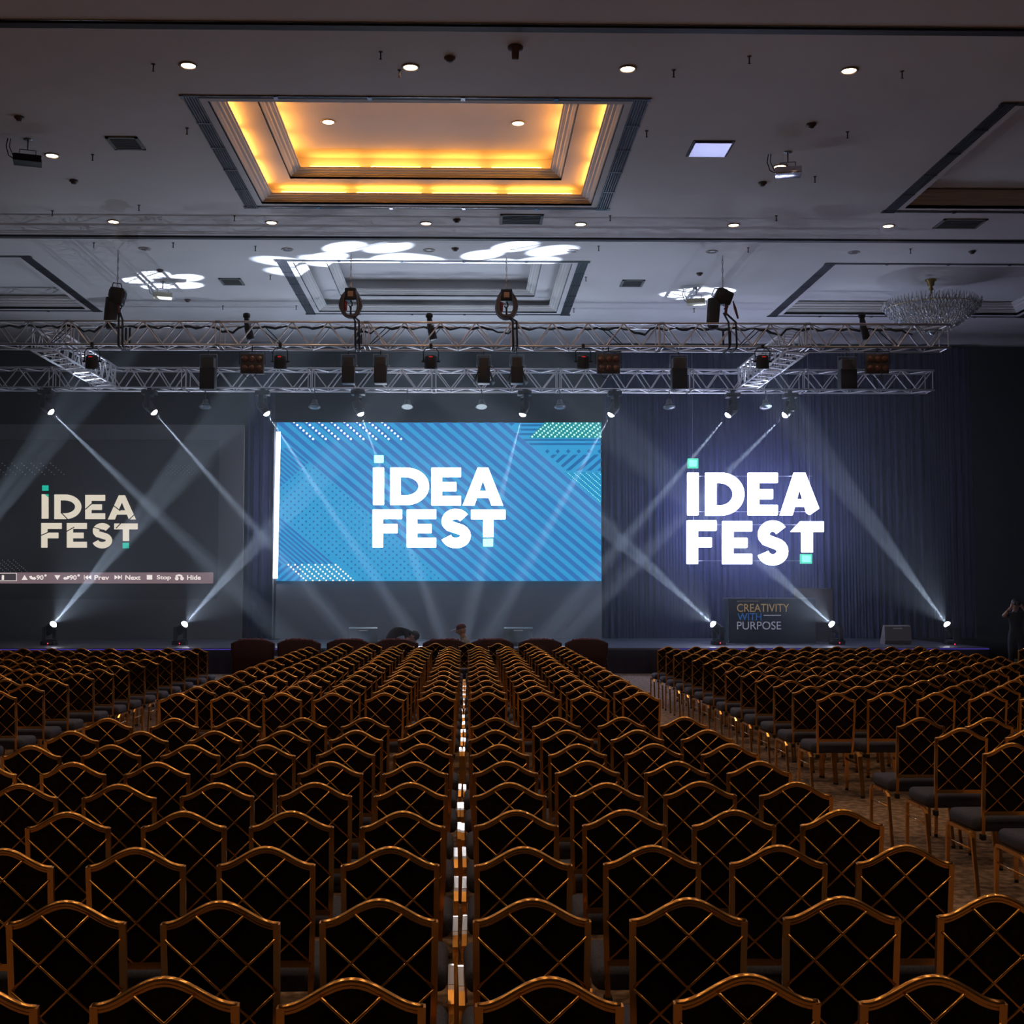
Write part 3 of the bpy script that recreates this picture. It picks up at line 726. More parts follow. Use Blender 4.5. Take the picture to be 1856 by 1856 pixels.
def spot(px, y0, y1, wpx, label, doors=False, glass=False):
    p = at(px, y0, 25.08); h = (y1 - y0) * 24.95 / 2200; w_ = wpx * 24.95 / 2200 / 2
    t = empty('profile_spotlight', p, label, 'stage light', 'box spotlights under the front truss')
    b = MB(); b.rbox((-w_*.85, -.12, -h*.38), (w_*.85, .12, -.02), .02)
    for i in range(4): b.box((-w_*.5, -.125, -.06 - i*.025), (w_*.5, -.12, -.05 - i*.025))
    b.build('lamp_housing', mat('fixture_grey', (.05, .05, .055), .45), t)
    b = MB(); b.rbox((-w_, -.13, -h), (w_, .13, -h*.36), .012); b.build('body', M_fix, t)
    b = MB(); b.sweep([(-w_ - .02, 0, -h*.35), (-w_ - .02, 0, .04), (w_ + .02, 0, .04), (w_ + .02, 0, -h*.35)], .009, 6); b.tube((w_, 0, -h*.35), (w_ + .06, 0, -h*.35), .02, 8); b.build('yoke', M_steel, t)
    b = MB(); b.tube((0, 0, .04), (0, 0, 6.95 - p.z), .013, 6); b.build('clamp', M_fix, t)
    if doors:
        for s in (-1, 1):
            b = MB(); b.prism([(s*w_, -.1, -h*.55), (s*(w_ + .10), -.12, -h*.98), (s*(w_ + .06), .1, -h*1.02), (s*w_, .1, -h*.6)], (s*.006, 0, 0)); b.build('barn_door', mat('door_grey', (.2, .22, .24), .4), t)
for x, y0, y1, wp, d, wl in ((378, 646, 708, 27, False, 'left large one between projection wall and lamp panel'), (632, 646, 697, 23, False, 'left of the left pair'), (690, 646, 697, 23, False, 'right of the left pair'),
                             (877, 647, 697, 22, True, 'with open flaps, left of the right pair'), (937, 647, 697, 22, True, 'flapped and pale-sided, right of the right pair'),
                             (1230, 647, 708, 28, False, 'large one left of the right side truss'), (1535, 650, 708, 30, False, 'large one right of the right side truss')):
    spot(x, y0, y1, wp, 'black box spotlight under the front truss, ' + wl, d)
def blinder(px, label):
    p = at(px, 660, 24.6); t = empty('lamp_panel', p, label, 'stage light', 'amber six-lamp panels under the front truss')
    b = MB(); b.rbox((-.235, -.03, -.2), (.235, .1, .21), .015); b.build('housing', mat('panel_brown', (.035, .022, .018), .5), t)
    for i in range(3):
        for j in range(2):
            b = MB(); b.lathe([(.068, 0), (.066, .02), (.045, .034), (.004, .04)], 16, Matrix.Translation((-.15 + .15*i, -.028, -.09 + .19*j)) @ Matrix.Rotation(PI/2, 4, 'X'))
            b.build('lamp', mat('amber_glass', (.10, .04, .025), .25, spec=.6), t)
    b = MB(); b.sweep([(-.26, 0, 0), (-.26, 0, .26), (.26, 0, .26), (.26, 0, 0)], .010, 6); b.tube((0, 0, .26), (0, 0, 6.95 - p.z), .013, 6); b.build('yoke', M_fix, t)
    b = MB(); b.sweep([(-.24 + .05*i, -.02, -.1 - .2*math.sin(min(1, i/8)*PI)) for i in range(9)], .008, 5); b.build('cable', M_rubber, t)
blinder(457, 'six-lamp amber panel under the front truss, left of the hanging cable coils')
blinder(1103, 'six-lamp amber panel under the front truss, right of centre')
blinder(1590, 'six-lamp amber panel near the right end of the front truss')
for px, wl in ((447, 'left'), (778, 'middle'), (1562, 'right')):
    p = at(px, 572, 24.9); t = empty('truss_spotlight', p, 'small dark spotlight clamped through the front truss, %s of three' % wl, 'stage light', 'small spotlights clamped through the front truss')
    b = MB(); b.lathe([(.05, .05), (.075, .03), (.075, -.03), (.05, -.06), (.05, -.1)], 14); b.build('cap', M_fix, t)
    b = MB(); b.sweep([(0, 0, -.05), (.03, 0, -.25), (.09, 0, -.50)], [.05, .075, .085], 12); b.build('body', M_fix, t)
def pendant(px, bright, label):
    p = at(px, 737, YT); t = empty('dish_lamp', p, label, 'stage light', 'dish lamps hanging from the rear truss')
    M = Matrix.Rotation(-.35, 4, 'X')
    b = MB(); b.lathe([(.02, .2), (.06, .18), (.08, .08), (.14, .0), (.15, -.01), (.135, -.005)], 20, M); b.build('shade', mat('shade_smoke', (.05, .06, .07), .3), t)
    b = MB(); b.lathe([(.13, -.004), (.11, -.02), (.05, -.035), (.003, -.04)], 20, M); b.build('lens', glow('dish_lens_sheen', (.55, .68, .8), .75) if bright else mat('lens_dim', (.14, .18, .22), .2), t)  # pale lens: reflected light painted as emission, the lamp itself is off
    b = MB(); b.tube((0, 0, .18), (0, 0, 6.9 - p.z), .012, 6); b.build('stem', M_fix, t)
for x, br, wl in ((372, 0, 'dark one below the left spotlight'), (570, 0, 'dark one above the screen top left'), (738, 1, 'unlit one with painted glow left of screen centre'), (873, 1, 'unlit one with painted glow right of screen centre'), (1015, 0, 'dark one above the screen right half'), (1213, 0, 'dark one over the navy curtain'), (1388, 0, 'dark one over the hanging letters')):
    pendant(x, br, 'small dish lamp under the rear truss, ' + wl)

# ------------------------------------------------------------ downlights
G_down = glow('down_lamp', (1.0, 0.62, 0.32), 30)
def downlight(x, y, z, lit, label, power=1.0):
    t = empty('ceiling_downlight', (x, y, z), label, 'ceiling light', 'round recessed downlights')
    b = MB(); b.lathe([(.125, -.001), (.125, -.012), (.10, -.018), (.092, -.004)], 24); b.build('trim_ring', mat('ring_pale', (.45, .38, .34), .4), t)
    b = MB(); b.lathe([(.092, -.006), (.06, -.012), (.004, -.014)], 20); b.build('lamp', G_down if lit else mat('lamp_off', (.12, .12, .15), .3), t)
    if lit:
        L = bpy.data.lights.new('downlight', 'SPOT'); L.energy = POWER_DOWN * power; L.color = (1.0, .60, .29); L.spot_size = math.radians(115); L.spot_blend = .9; L.shadow_soft_size = .06
        lo = bpy.data.objects.new('downlight', L); COL.objects.link(lo); lo.parent = t; lo.location = (0, 0, -.03)
rows = [('row just behind the nearer ceiling track', 16.0, [-6.9, -3.75, -.76, 2.18, 5.2, 8.2], True), ('row behind the glowing recess', 23.0, [-6.77, -3.75, -.78, 2.2, 5.17, 8.18], True),
        ('unlit row beyond the second track', 24.85, [-6.66, -3.72, -.78, 2.2, 5.12, 8.1], False)]
for nm, y, xx, lit in rows:
    for k, x in enumerate(xx):
        downlight(x, y, CEIL, lit, 'round %sdownlight, %s from left, %s' % ('glowing ' if lit else 'dark ', ORD[k], nm))
downlight(-6.74, 19.45, CEIL, True, 'glowing downlight beside the left ceiling projector'); downlight(5.23, 19.75, CEIL, True, 'glowing downlight beside the right ceiling projector')
downlight(-2.28, 19.6, CEIL + .65, True, 'left downlight inside the glowing ceiling recess', .5); downlight(.85, 19.6, CEIL + .65, True, 'right downlight inside the glowing ceiling recess', .5)
for nm, y in (('overhead row before the first ceiling track', 13.6), ('overhead row above the middle chair rows', 10.4), ('overhead row above the front chair rows', 6.8), ('row above the camera', 3.6), ('row behind the camera', .4)):
    for k, x in enumerate([-9.7, -6.75, -3.75, -.77, 2.2, 5.2, 8.2]): downlight(x, y, CEIL, True, 'glowing downlight, %s from left, %s' % (ORD[k], nm), 1.0)

# ceiling bits
def vent(px, py, wx, wy, label, m=M_vent):
    p = atz(px, py, CEIL); b = MB(); t = empty('ceiling_vent', p, label, 'vent', 'square ceiling vents')
    b.box((-wx/2, -wy/2, -.02), (wx/2, -wy/2 + .05, 0)); b.box((-wx/2, wy/2 - .05, -.02), (wx/2, wy/2, 0)); b.box((-wx/2, -wy/2, -.02), (-wx/2 + .05, wy/2, 0)); b.box((wx/2 - .05, -wy/2, -.02), (wx/2, wy/2, 0)); b.build('frame', m, t)
    b = MB(); b.box((-wx/2 + .05, -wy/2 + .05, -.012), (wx/2 - .05, wy/2 - .05, -.008))
    n = int(wy/.05)
    for i in range(1, n): b.box((-wx/2 + .05, -wy/2 + i*wy/n - .008, -.018), (wx/2 - .05, -wy/2 + i*wy/n + .008, -.010))
    b.build('grille', mat('grille_grey', (.10, .11, .10), .6), t)
vent(228, 259, .5, .55, 'square ceiling vent left of the glowing recess'); vent(945, 397, .82, .6, 'square ceiling vent just behind the glowing recess')
vent(1740, 405, .85, .6, 'square ceiling vent behind the right-hand nearer recess'); vent(420, 510, .5, .6, 'small ceiling vent near the left chain hoist')
vent(1146, 513, .52, .6, 'small ceiling vent between white recess and right hoist')
pv = atz(1287, 269, CEIL); b = MB(); b.box((-.29, -.3, -.03), (.29, .3, -.012)); t = empty('ceiling_panel', pv, 'pale shiny square ceiling panel left of the right projector', 'ceiling panel'); b.build('plate', mat('plate_shiny', (.50, .50, .60), .3, .9), t)
b = MB(); b.box((-.33, -.34, -.012), (.33, .34, 0)); b.build('frame', M_slot, t)
sm = [(815, 104, 'near first track, right of the second downlight'), (1470, 225, 'behind the right projector'), (1382, 331, 'in front of the right projector'), (134, 327, 'behind the left projector'), (35, 212, 'above the left projector'),
      (828, 398, 'behind the glowing recess'), (825, 450, 'before the white recess'), (1268, 495, 'near the right hoist'), (1762, 455, 'before the chandelier recess'), (290, 489, 'near the left hoist'), (340, 543, 'behind the left hoist projector')]
for x, y, wl in sm:
    p = atz(x, y, CEIL); b = MB(); b.lathe([(.075, 0), (.075, -.02), (.05, -.035), (.045, -.055), (.02, -.065), (.002, -.066)], 16)
    tag(b.build('smoke_detector', mat('detector', (.16, .12, .11), .5), None, p), 'small round smoke detector, ' + wl, 'smoke detector', 'round smoke detectors on the ceiling')
sp = [(278, 122), (724, 133), (1221, 133), (1635, 135), (1172, 243), (339, 238), (1536, 245), (1477, 326), (168, 286), (252, 378), (425, 397), (1106, 397), (1407, 397), (95, 388), (170, 446), (314, 446), (463, 452), (1085, 452), (1356, 455), (1650, 457), (490, 505), (1062, 508), (404, 560), (537, 560), (1258, 565), (690, 100), (1358, 108), (1040, 565)]
for k, (x, y) in enumerate(sp):
    p = atz(x, y - 6, CEIL); b = MB(); b.tube((0, 0, 0), (0, 0, -.10), .010, 6); b.tube((-.018, 0, -.10), (.018, 0, -.10), .006, 5); b.tube((0, 0, 0), (0, 0, -.006), .028, 10)
    tag(b.build('sprinkler', mat('sprinkler_dark', (.10, .07, .06), .5), None, p), 'tiny dark sprinkler head on the plaster ceiling', 'sprinkler', 'sprinkler heads on the ceiling')
b = MB(); p = atz(934, 85, CEIL); b.lathe([(.10, 0), (.10, -.03), (.05, -.05), (.045, -.16), (.03, -.17)], 16)
tag(b.build('ceiling_sensor', mat('detector', (.16, .12, .11), .5), None, p), 'dark cylindrical sensor hanging from ceiling near first track', 'sensor')

def projector(px, py, yaw, label, m, z=CEIL - .33, scale=1):
    p = atz(px, py, z); t = empty('ceiling_projector', p, label, 'projector', 'projectors hanging from the ceiling', yaw)
    b = MB(); b.rbox((-.21*scale, -.15*scale, -.06), (.21*scale, .15*scale, .05), .015); b.build('body', m, t)
    b = MB(); b.tube((.05, .15*scale, 0), (.05, .19*scale, 0), .04, 12); b.build('lens', M_fix, t)
    b = MB()
    for x in (-.12, .12): b.tube((x, 0, .05), (x, 0, .16), .008, 6)
    b.tube((-.12, 0, .16), (.12, 0, .16), .008, 6); b.tube((0, 0, .16), (0, 0, CEIL - z), .014, 8); b.tube((0, 0, CEIL - z - .01), (0, 0, CEIL - z), .07, 12); b.build('mount', M_steel, t)
    b = MB(); b.sweep([(-.3, .05, CEIL - z), (-.32, .05, .2), (-.28, .02, .05), (-.2, 0, 0)], .008, 5); b.sweep([(-.26, .05, CEIL - z), (-.27, .06, .2), (-.2, .02, .02)], .007, 5); b.build('cable', M_rubber, t)
projector(50, 290, .3, 'dark ceiling projector at the upper left, by a glowing downlight', M_fix)
projector(1428, 312, -.2, 'ceiling projector with pale underside right of the glowing recess', mat('proj_case', (.75, .75, .85), .15, .8))
projector(295, 536, .3, 'cream ceiling projector beside the left chain hoist', mat('proj_cream_case', (.7, .68, .5), .5))
projector(1262, 547, -.3, 'cream ceiling projector beside the right chain hoist', MATS['proj_cream_case'])

# chandelier
cc = Vector((11.02, 28.2, CEIL + .3))
t = empty('chandelier', cc, 'wide dish-shaped crystal chandelier at the upper right', 'chandelier')
b = MB(); b.lathe([(.13, 0), (.13, -.03), (.085, -.06), (.075, -.14), (.03, -.17), (.06, -.24), (.02, -.27), (.045, -.36), (.02, -.40), (.05, -.45), (.022, -.48), (.02, -1.15)], 20); b.build('stem', M_brass, t)
b = MB()
M_cry = mat('crystal', (.82, .80, .76), .05, spec=.9, trans=.9)
for i in range(13):
    rr = 1.09 * (1 - i/13)**.5 if i else 1.09; zz = -.66 - .045*i
    n = max(10, int(rr*2*PI/.075))
    for j in range(n):
        a_ = 2*PI*(j + .5*(i % 2))/n; x, y = rr*math.cos(a_), rr*math.sin(a_)
        h = .10 if i else .13
        b.lathe([(.004, h), (.020, h*.5), (.024, .0), (.016, -.05), (.002, -.075)], 5, Matrix.Translation((x, y, zz)) @ Matrix.Rotation(a_, 4, 'Z') @ Matrix.Rotation(random.uniform(-.2, .8), 4, 'Y') @ Matrix.Rotation(random.uniform(-.4, .4), 4, 'X') @ Matrix.Scale(random.uniform(.7, 1.05), 4))
for j in range(64):
    a_ = 2*PI*j/64; b.tube((1.0*math.cos(a_), 1.0*math.sin(a_), -.62), (1.02*math.cos(a_), 1.02*math.sin(a_), -.48), .014, 5, r2=.004)
o = b.build('crystal', M_cry, t); o['kind'] = 'stuff'
b = MB()
for rr, zz in ((1.06, -.70), (.85, -.84), (.6, -.98), (.35, -1.10)): b.sweep([(rr*math.cos(2*PI*i/40), rr*math.sin(2*PI*i/40), zz) for i in range(40)], .010, 5, closed=True)
for j in range(8):
    a_ = PI*j/4; b.sweep([(.02*math.cos(a_), .02*math.sin(a_), -1.14), (.6*math.cos(a_), .6*math.sin(a_), -.96), (1.06*math.cos(a_), 1.06*math.sin(a_), -.70)], .010, 5)
b.build('ring_frame', M_brass, t)
b = MB(); b.lathe([(.01, -1.14), (.07, -1.2), (.09, -1.26), (.05, -1.32), (.003, -1.34)], 12); b.build('crystal_ball', M_cry, t)

# ------------------------------------------------------------ banquet chairs
HB, HC, WB = .989, .921, .187     # crown height, corner height, half width (outer)
def yb(z): return .085 - .085*(z - .38)/(HB - .38)     # leaning back plane
def arch(x, drop=0):
    u = min(1, abs(x)/(WB - .011)); return HC - .011 + (HB - HC) * (.5 + .5*math.cos(PI*u)) - drop
def chair_parts(lo=False):
    P = {}; n = 5 if lo else 8
    b = MB()
    N = 10 if lo else 18
    xs_ = [-(WB - .008) + 2*(WB - .008)*i/N for i in range(N+1)]
    for dz, dy in ((0, 0), (-.010, .004)): b.sweep([(x, yb(arch(x)) + dy, arch(x) + dz) for x in xs_], .0105, n)
    for s in (-1, 1):
        b.sweep([(s*(WB - .012), yb(.91), .914), (s*(WB - .014), yb(.7), .7), (s*(WB - .020), yb(.5), .5), (s*(WB - .026), yb(.39) + .01, .385)], .0105, 4)
    b.box((-WB + .02, yb(.535) - .012, .522), (WB - .02, yb(.535) + .012, .548))
    P['back_frame'] = (b, M_gold)
    b = MB()
    def zl(x, c, s): return c + s*.965*x
    for c in (.869, .701, .533):
        for s in (-1, 1):
            xsn = [i/60*(WB - .016) for i in range(-60, 61)]
            ok = [x for x in xsn if .545 < zl(x, c, s) < arch(x) - .008]
            if len(ok) > 1:
                A = (ok[0], yb(zl(ok[0], c, s)) - .013, zl(ok[0], c, s)); B_ = (ok[-1], yb(zl(ok[-1], c, s)) - .013, zl(ok[-1], c, s))
                b.tube(A, B_, .0052, 4 if lo else 6)
    for c in (.365,):
        for s in (-1, 1):
            x = [i/60*(WB - .016) for i in range(-60, 61)]; ok = [q for q in x if .545 < zl(q, c, s) < arch(q) - .008]
            if len(ok) > 1: b.tube((ok[0], yb(zl(ok[0], c, s)) - .013, zl(ok[0], c, s)), (ok[-1], yb(zl(ok[-1], c, s)) - .013, zl(ok[-1], c, s)), .0052, 6)
    P['lattice'] = (b, M_gold)
    b = MB(); out = [(-WB + .02, .54)] + [(x*.93, arch(x) - .012) for x in xs_] + [(WB - .02, .54)]
    A = [(x, yb(z) - .006, z) for x, z in out]; B_ = [(x*.96, yb(z) + .035, z) for x, z in out]; k = len(A)
    b.add(A + B_, [tuple(range(k)), tuple(range(k, 2*k))[::-1]] + [(i, k+i, k+(i+1) % k, (i+1) % k) for i in range(k)], 0)
    P['backrest'] = (b, M_cloth)
    b = MB(); b.rbox((-.218, .105, .405), (.218, .50, .505), .04, n=2 if lo else 4); P['seat'] = (b, M_seat)
    for s, nm in ((-1, 'a'), (1, 'b')):
        x = s*.230
        b = MB(); b.sweep([(x, .20, .408), (x, .13, .405), (x, .09, .375), (x + s*.004, .02, .02)], .0115, 4); b.sweep([(x + s*.004, .02, .022), (x + s*.004, .018, 0)], .014, 6, mi=1); P['leg_r' + nm] = (b, [M_gold, M_rubber])
        b = MB(); b.sweep([(x, .40, .408), (x, .45, .405), (x, .47, .375), (x + s*.004, .485, .02)], .0115, 4); b.sweep([(x + s*.004, .485, .022), (x + s*.004, .485, 0)], .014, 6, mi=1); P['leg_f' + nm] = (b, [M_gold, M_rubber])
        b = MB(); b.tube((x, .18, .408), (x, .42, .408), .0115, 4); b.tube((x, .076, .30), (x, .472, .30), .0065, 6); P['rail' + nm] = (b, M_gold)
    b = MB()
    for s in (-1, 1): b.rbox((s*(WB - .026) - .017, .075, .36), (s*(WB - .026) + .017, .115, .40), .008)
    P['stacking_bumper'] = (b, M_rubber)
    return P
def pname(k): return 'leg' if k.startswith('leg') else 'side_rail' if k.startswith('rail') else k
full = chair_parts(); parts = [(pname(k), b.mesh(pname(k), m)) for k, (b, m) in full.items()]
lo = chair_parts(True)
CM = [M_gold, M_cloth, M_seat, M_rubber]
def merge_lo(b0, M):
    for k, (b, m) in lo.items():
        ms = m if isinstance(m, list) else [m]; n = len(b0.v)
        b0.v += [M @ v for v in b.v]
        for f, mi, sm_ in zip(b.f, b.m, b.sm): b0.f.append([n + i for i in f]); b0.m.append(CM.index(ms[mi])); b0.sm.append(sm_)
bb = MB(); merge_lo(bb, Matrix.Identity(4)); lo_mesh = bb.mesh('banquet_chair', CM)

near = [3.11, 3.88, 4.65, 5.41, 6.18, 6.94, 7.71, 8.47, 9.31]
cols_c = [(-1, i) for i in range(6)] + [(1, i) for i in range(4)]
def xcol(s, i): return (-.274 - .4865*i) if s < 0 else (.213 + .4865*i)
L = []
def jit(a=.012): return random.uniform(-a, a)
for r, y in enumerate(near):
    for s, i in cols_c:
        L.append((xcol(s, i) + jit(), y + jit(.02), 'gold lattice-back chair, %s %s of the centre gap, %s row from the camera' % (ORD[i], 'left' if s < 0 else 'right', ORD[r]), 'chairs in the front centre block'))
for r in range(13):
    y = 11.57 + .783*r
    for s, i in cols_c:
        L.append((xcol(s, i) + jit(), y + jit(.02), 'chair %s %s of the centre gap, %s row behind the cross aisle' % (ORD[i], 'left' if s < 0 else 'right', ORD[r]), 'chairs in the middle block behind the cross aisle'))
for k, px in enumerate((624, 675, 733, 790, 850, 903, 957)):
    L.append(((px - 845)*22.36/2200, 22.36 + jit(), 'chair of the short row right behind the maroon armchairs, %s from left' % ORD[k], 'short row of chairs behind the armchairs'))
for r in range(13):
    y = 11.48 + .79*r
    for i in range(10): L.append((3.48 + .484*i + jit(), y + jit(.02), 'right block chair, %s from its aisle edge, %s row behind the cross aisle' % (ORD[i], ORD[r]), 'chairs in the right block'))
for r, y in enumerate((9.25, 8.55, 7.70, 6.96, 6.2)):
    for i in range(4): L.append((3.47 + .484*i + jit(.02), y + jit(.02), 'right front chair, %s from the aisle, %s row in front of the cross aisle' % (ORD[i], ORD[r]), 'chairs at the right before the cross aisle'))
for r, y in enumerate((11.09, 11.89, 12.70, 13.44, 14.36, 15.14, 15.83, 16.6, 17.3, 18.1, 18.97, 19.9, 20.6)):
    for i in range(10): L.append((-4.53 - .484*i + jit(), y + jit(.02), 'left block chair, %s from its aisle edge, %s row from the cross aisle' % (ORD[i], ORD[r]), 'chairs in the left block'))
for i in range(3): L.append((9.72 + .484*i, 20.9, 'single chair %s from left in the far right corner' % ORD[i], 'chairs in the far right corner'))
vis = []
for c in L:
    x, y = c[0], c[1]
    pts = [proj((x + dx, y + dy, z)) for dx in (-.19, .19) for dy, z in ((0, .95), (.45, .45), (.02, 0.02))]
    if y < 3: continue
    if any(-2 < p[0] < 1858 and p[1] < 1858 for p in pts): vis.append(c)
vis.sort(key=lambda c: (c[1]**2 + (c[0]*.5)**2))
single = vis[:300]; rest = vis[300:]
print('CHAIRS', len(vis), 'rest', len(rest))
for n_, (x, y, lab, grp) in enumerate(single):
    if n_ < 225:
        t = empty('banquet_chair', (x, y, 0), lab, 'chair', grp, jit(.02))
        for nm, me in parts:
            o = bpy.data.objects.new(nm, me); COL.objects.link(o); o.parent = t
    else:
        o = bpy.data.objects.new('banquet_chair', lo_mesh); COL.objects.link(o); o.location = (x, y, 0); o.rotation_euler = (0, 0, jit(.02)); tag(o, lab, 'chair', grp)
if rest:
    bb = MB()
    for x, y, lab, grp in rest: merge_lo(bb, Matrix.Translation((x, y, 0)))
    tag(bb.build('banquet_chair_rows', CM), 'the farthest rows of gold lattice-back chairs nearest the stage', 'chairs', None, 'stuff')

# ------------------------------------------------------------ maroon armchairs
def armchair(px, label):
    x = (px - 845)*24.2/2200; t = empty('armchair', (x, 24.2, 0), label, 'armchair', 'row of maroon armchairs in front of the stage')
    hw = .435; prof = []
    n = 20
    def top(u): return .90 + .085*(1 - abs(u)**3.2)
    A = []; 
    out = [(-hw*.80, .12)] + [(-hw*.86, .45), (-hw*1.0, .72)] + [(hw*(-1 + 2*i/n), top(-1 + 2*i/n)) for i in range(n+1)] + [(hw*1.0, .72), (hw*.86, .45), (hw*.80, .12)]
    b = MB(); k = len(out); layers = []
    for dy, sc in ((0, .93), (-.03, .985), (-.0, 1.0), (.06, 1.0), (.10, .96)):
        yy = {0: .0}.get(0); layers.append((dy, sc))
    ys_ = [-.02, .0, .05, .12, .15]; scs = [.92, .98, 1.0, .98, .90]
    vs = []
    for yy, sc in zip(ys_, scs):
        for (a_, z) in out: vs.append((a_*sc, yy + .10*(1 - z) + .05*(1 - (a_/hw)**2)*-.6, .5 + (z - .5)*(sc*.5 + .5)))
    fs = [(l*k + i, l*k + (i+1) % k, (l+1)*k + (i+1) % k, (l+1)*k + i) for l in range(4) for i in range(k)] + [tuple(range(k))[::-1], tuple(4*k + i for i in range(k))]
    b.add(vs, fs, 0, True); b.build('backrest', M_maroon, t)
    b = MB()
    for i in range(26):
        u = -.62 + 1.24*i/25; z = top(u) - .01 + random.uniform(-.008, .012)
        b.lathe([(.004, .022), (.022, .012), (.026, -.004), (.014, -.02)], 7, Matrix.Translation((u*hw, .04 + random.uniform(-.03, .03), z)))
    b.build('crest_trim', mat('crest_red', (.16, .02, .03), .7), t)
    b = MB(); b.rbox((-.33, .14, .24), (.33, .66, .47), .05); b.build('seat', M_maroon, t)
    for s in (-1, 1):
        b = MB(); b.rbox((s*.37 - .06, .12, .14), (s*.37 + .06, .66, .62), .05); b.build('armrest', M_maroon, t)
        for yy in (.1, .6):
            b = MB(); b.tube((s*.36, yy, .16), (s*.37, yy, 0), .025, 8, r2=.016); b.build('leg', M_brass, t)
for k, px in enumerate((461, 544, 633, 719.5, 806, 892, 979, 1063)):
    armchair(px, 'maroon rounded armchair facing the stage, %s' % (['leftmost of the row', 'second from left', 'third from left', 'fourth from left, before the bending person', 'fifth from left, before the person in a cap', 'third from right', 'second from right', 'rightmost of the row'][k]))

# ------------------------------------------------------------ stage monitors
def monitor(px, py0, py1, wpx, Y, rz, label, m, flip=1):
    a = at(px - wpx/2, py1, Y); c = at(px + wpx/2, py0, Y); h = c.z - ST; hw = (c.x - a.x)/2
    t = empty('stage_monitor', ((a.x + c.x)/2, Y, ST), label, 'loudspeaker', 'wedge loudspeakers on the stage', rz)
    b = MB(); pr = [(-hw, 0, 0), (-hw, .42, 0), (-hw, .42, .06), (-hw, .12, h), (-hw, .0, h*.93), (-hw, -.05, .1)]
    b.prism(pr, (2*hw, 0, 0)); b.build('cabinet', m, t)
    b = MB(); b.prism([(-hw*.93, .405, .075), (-hw*.93, .14, h*.97), (-hw*.93, .15, h*.985), (-hw*.93, .42, .085)], (hw*1.86, 0, 0)); b.build('grille', mat('grille_dark', (.05, .06, .065), .6), t)
    b = MB(); b.box((-.11, -.035 + .03*0, h*.80), (.11, -.0, h*.86)); b.build('nameplate', mat('plate_white', (.8, .8, .8), .4), t)
    for s in (-1, 1):
        b = MB(); b.box((s*hw*.7 - .04, -.03, 0), (s*hw*.7 + .04, .38, .012)); b.build('foot', M_rubber, t)
monitor(658.5, 1137, 1163, 52, 29.9, .12, 'grey wedge loudspeaker on stage left of the bending person', mat('mon_grey', (.10, .13, .14), .5))
monitor(939.5, 1137, 1163, 52, 29.9, -.1, 'grey wedge loudspeaker on stage right of the person in a cap', MATS['mon_grey'])
monitor(1627, 1133, 1163, 46, 30.3, -.06, 'pale fronted wedge loudspeaker near the right end of the stage', mat('mon_warm', (.22, .19, .18), .5))

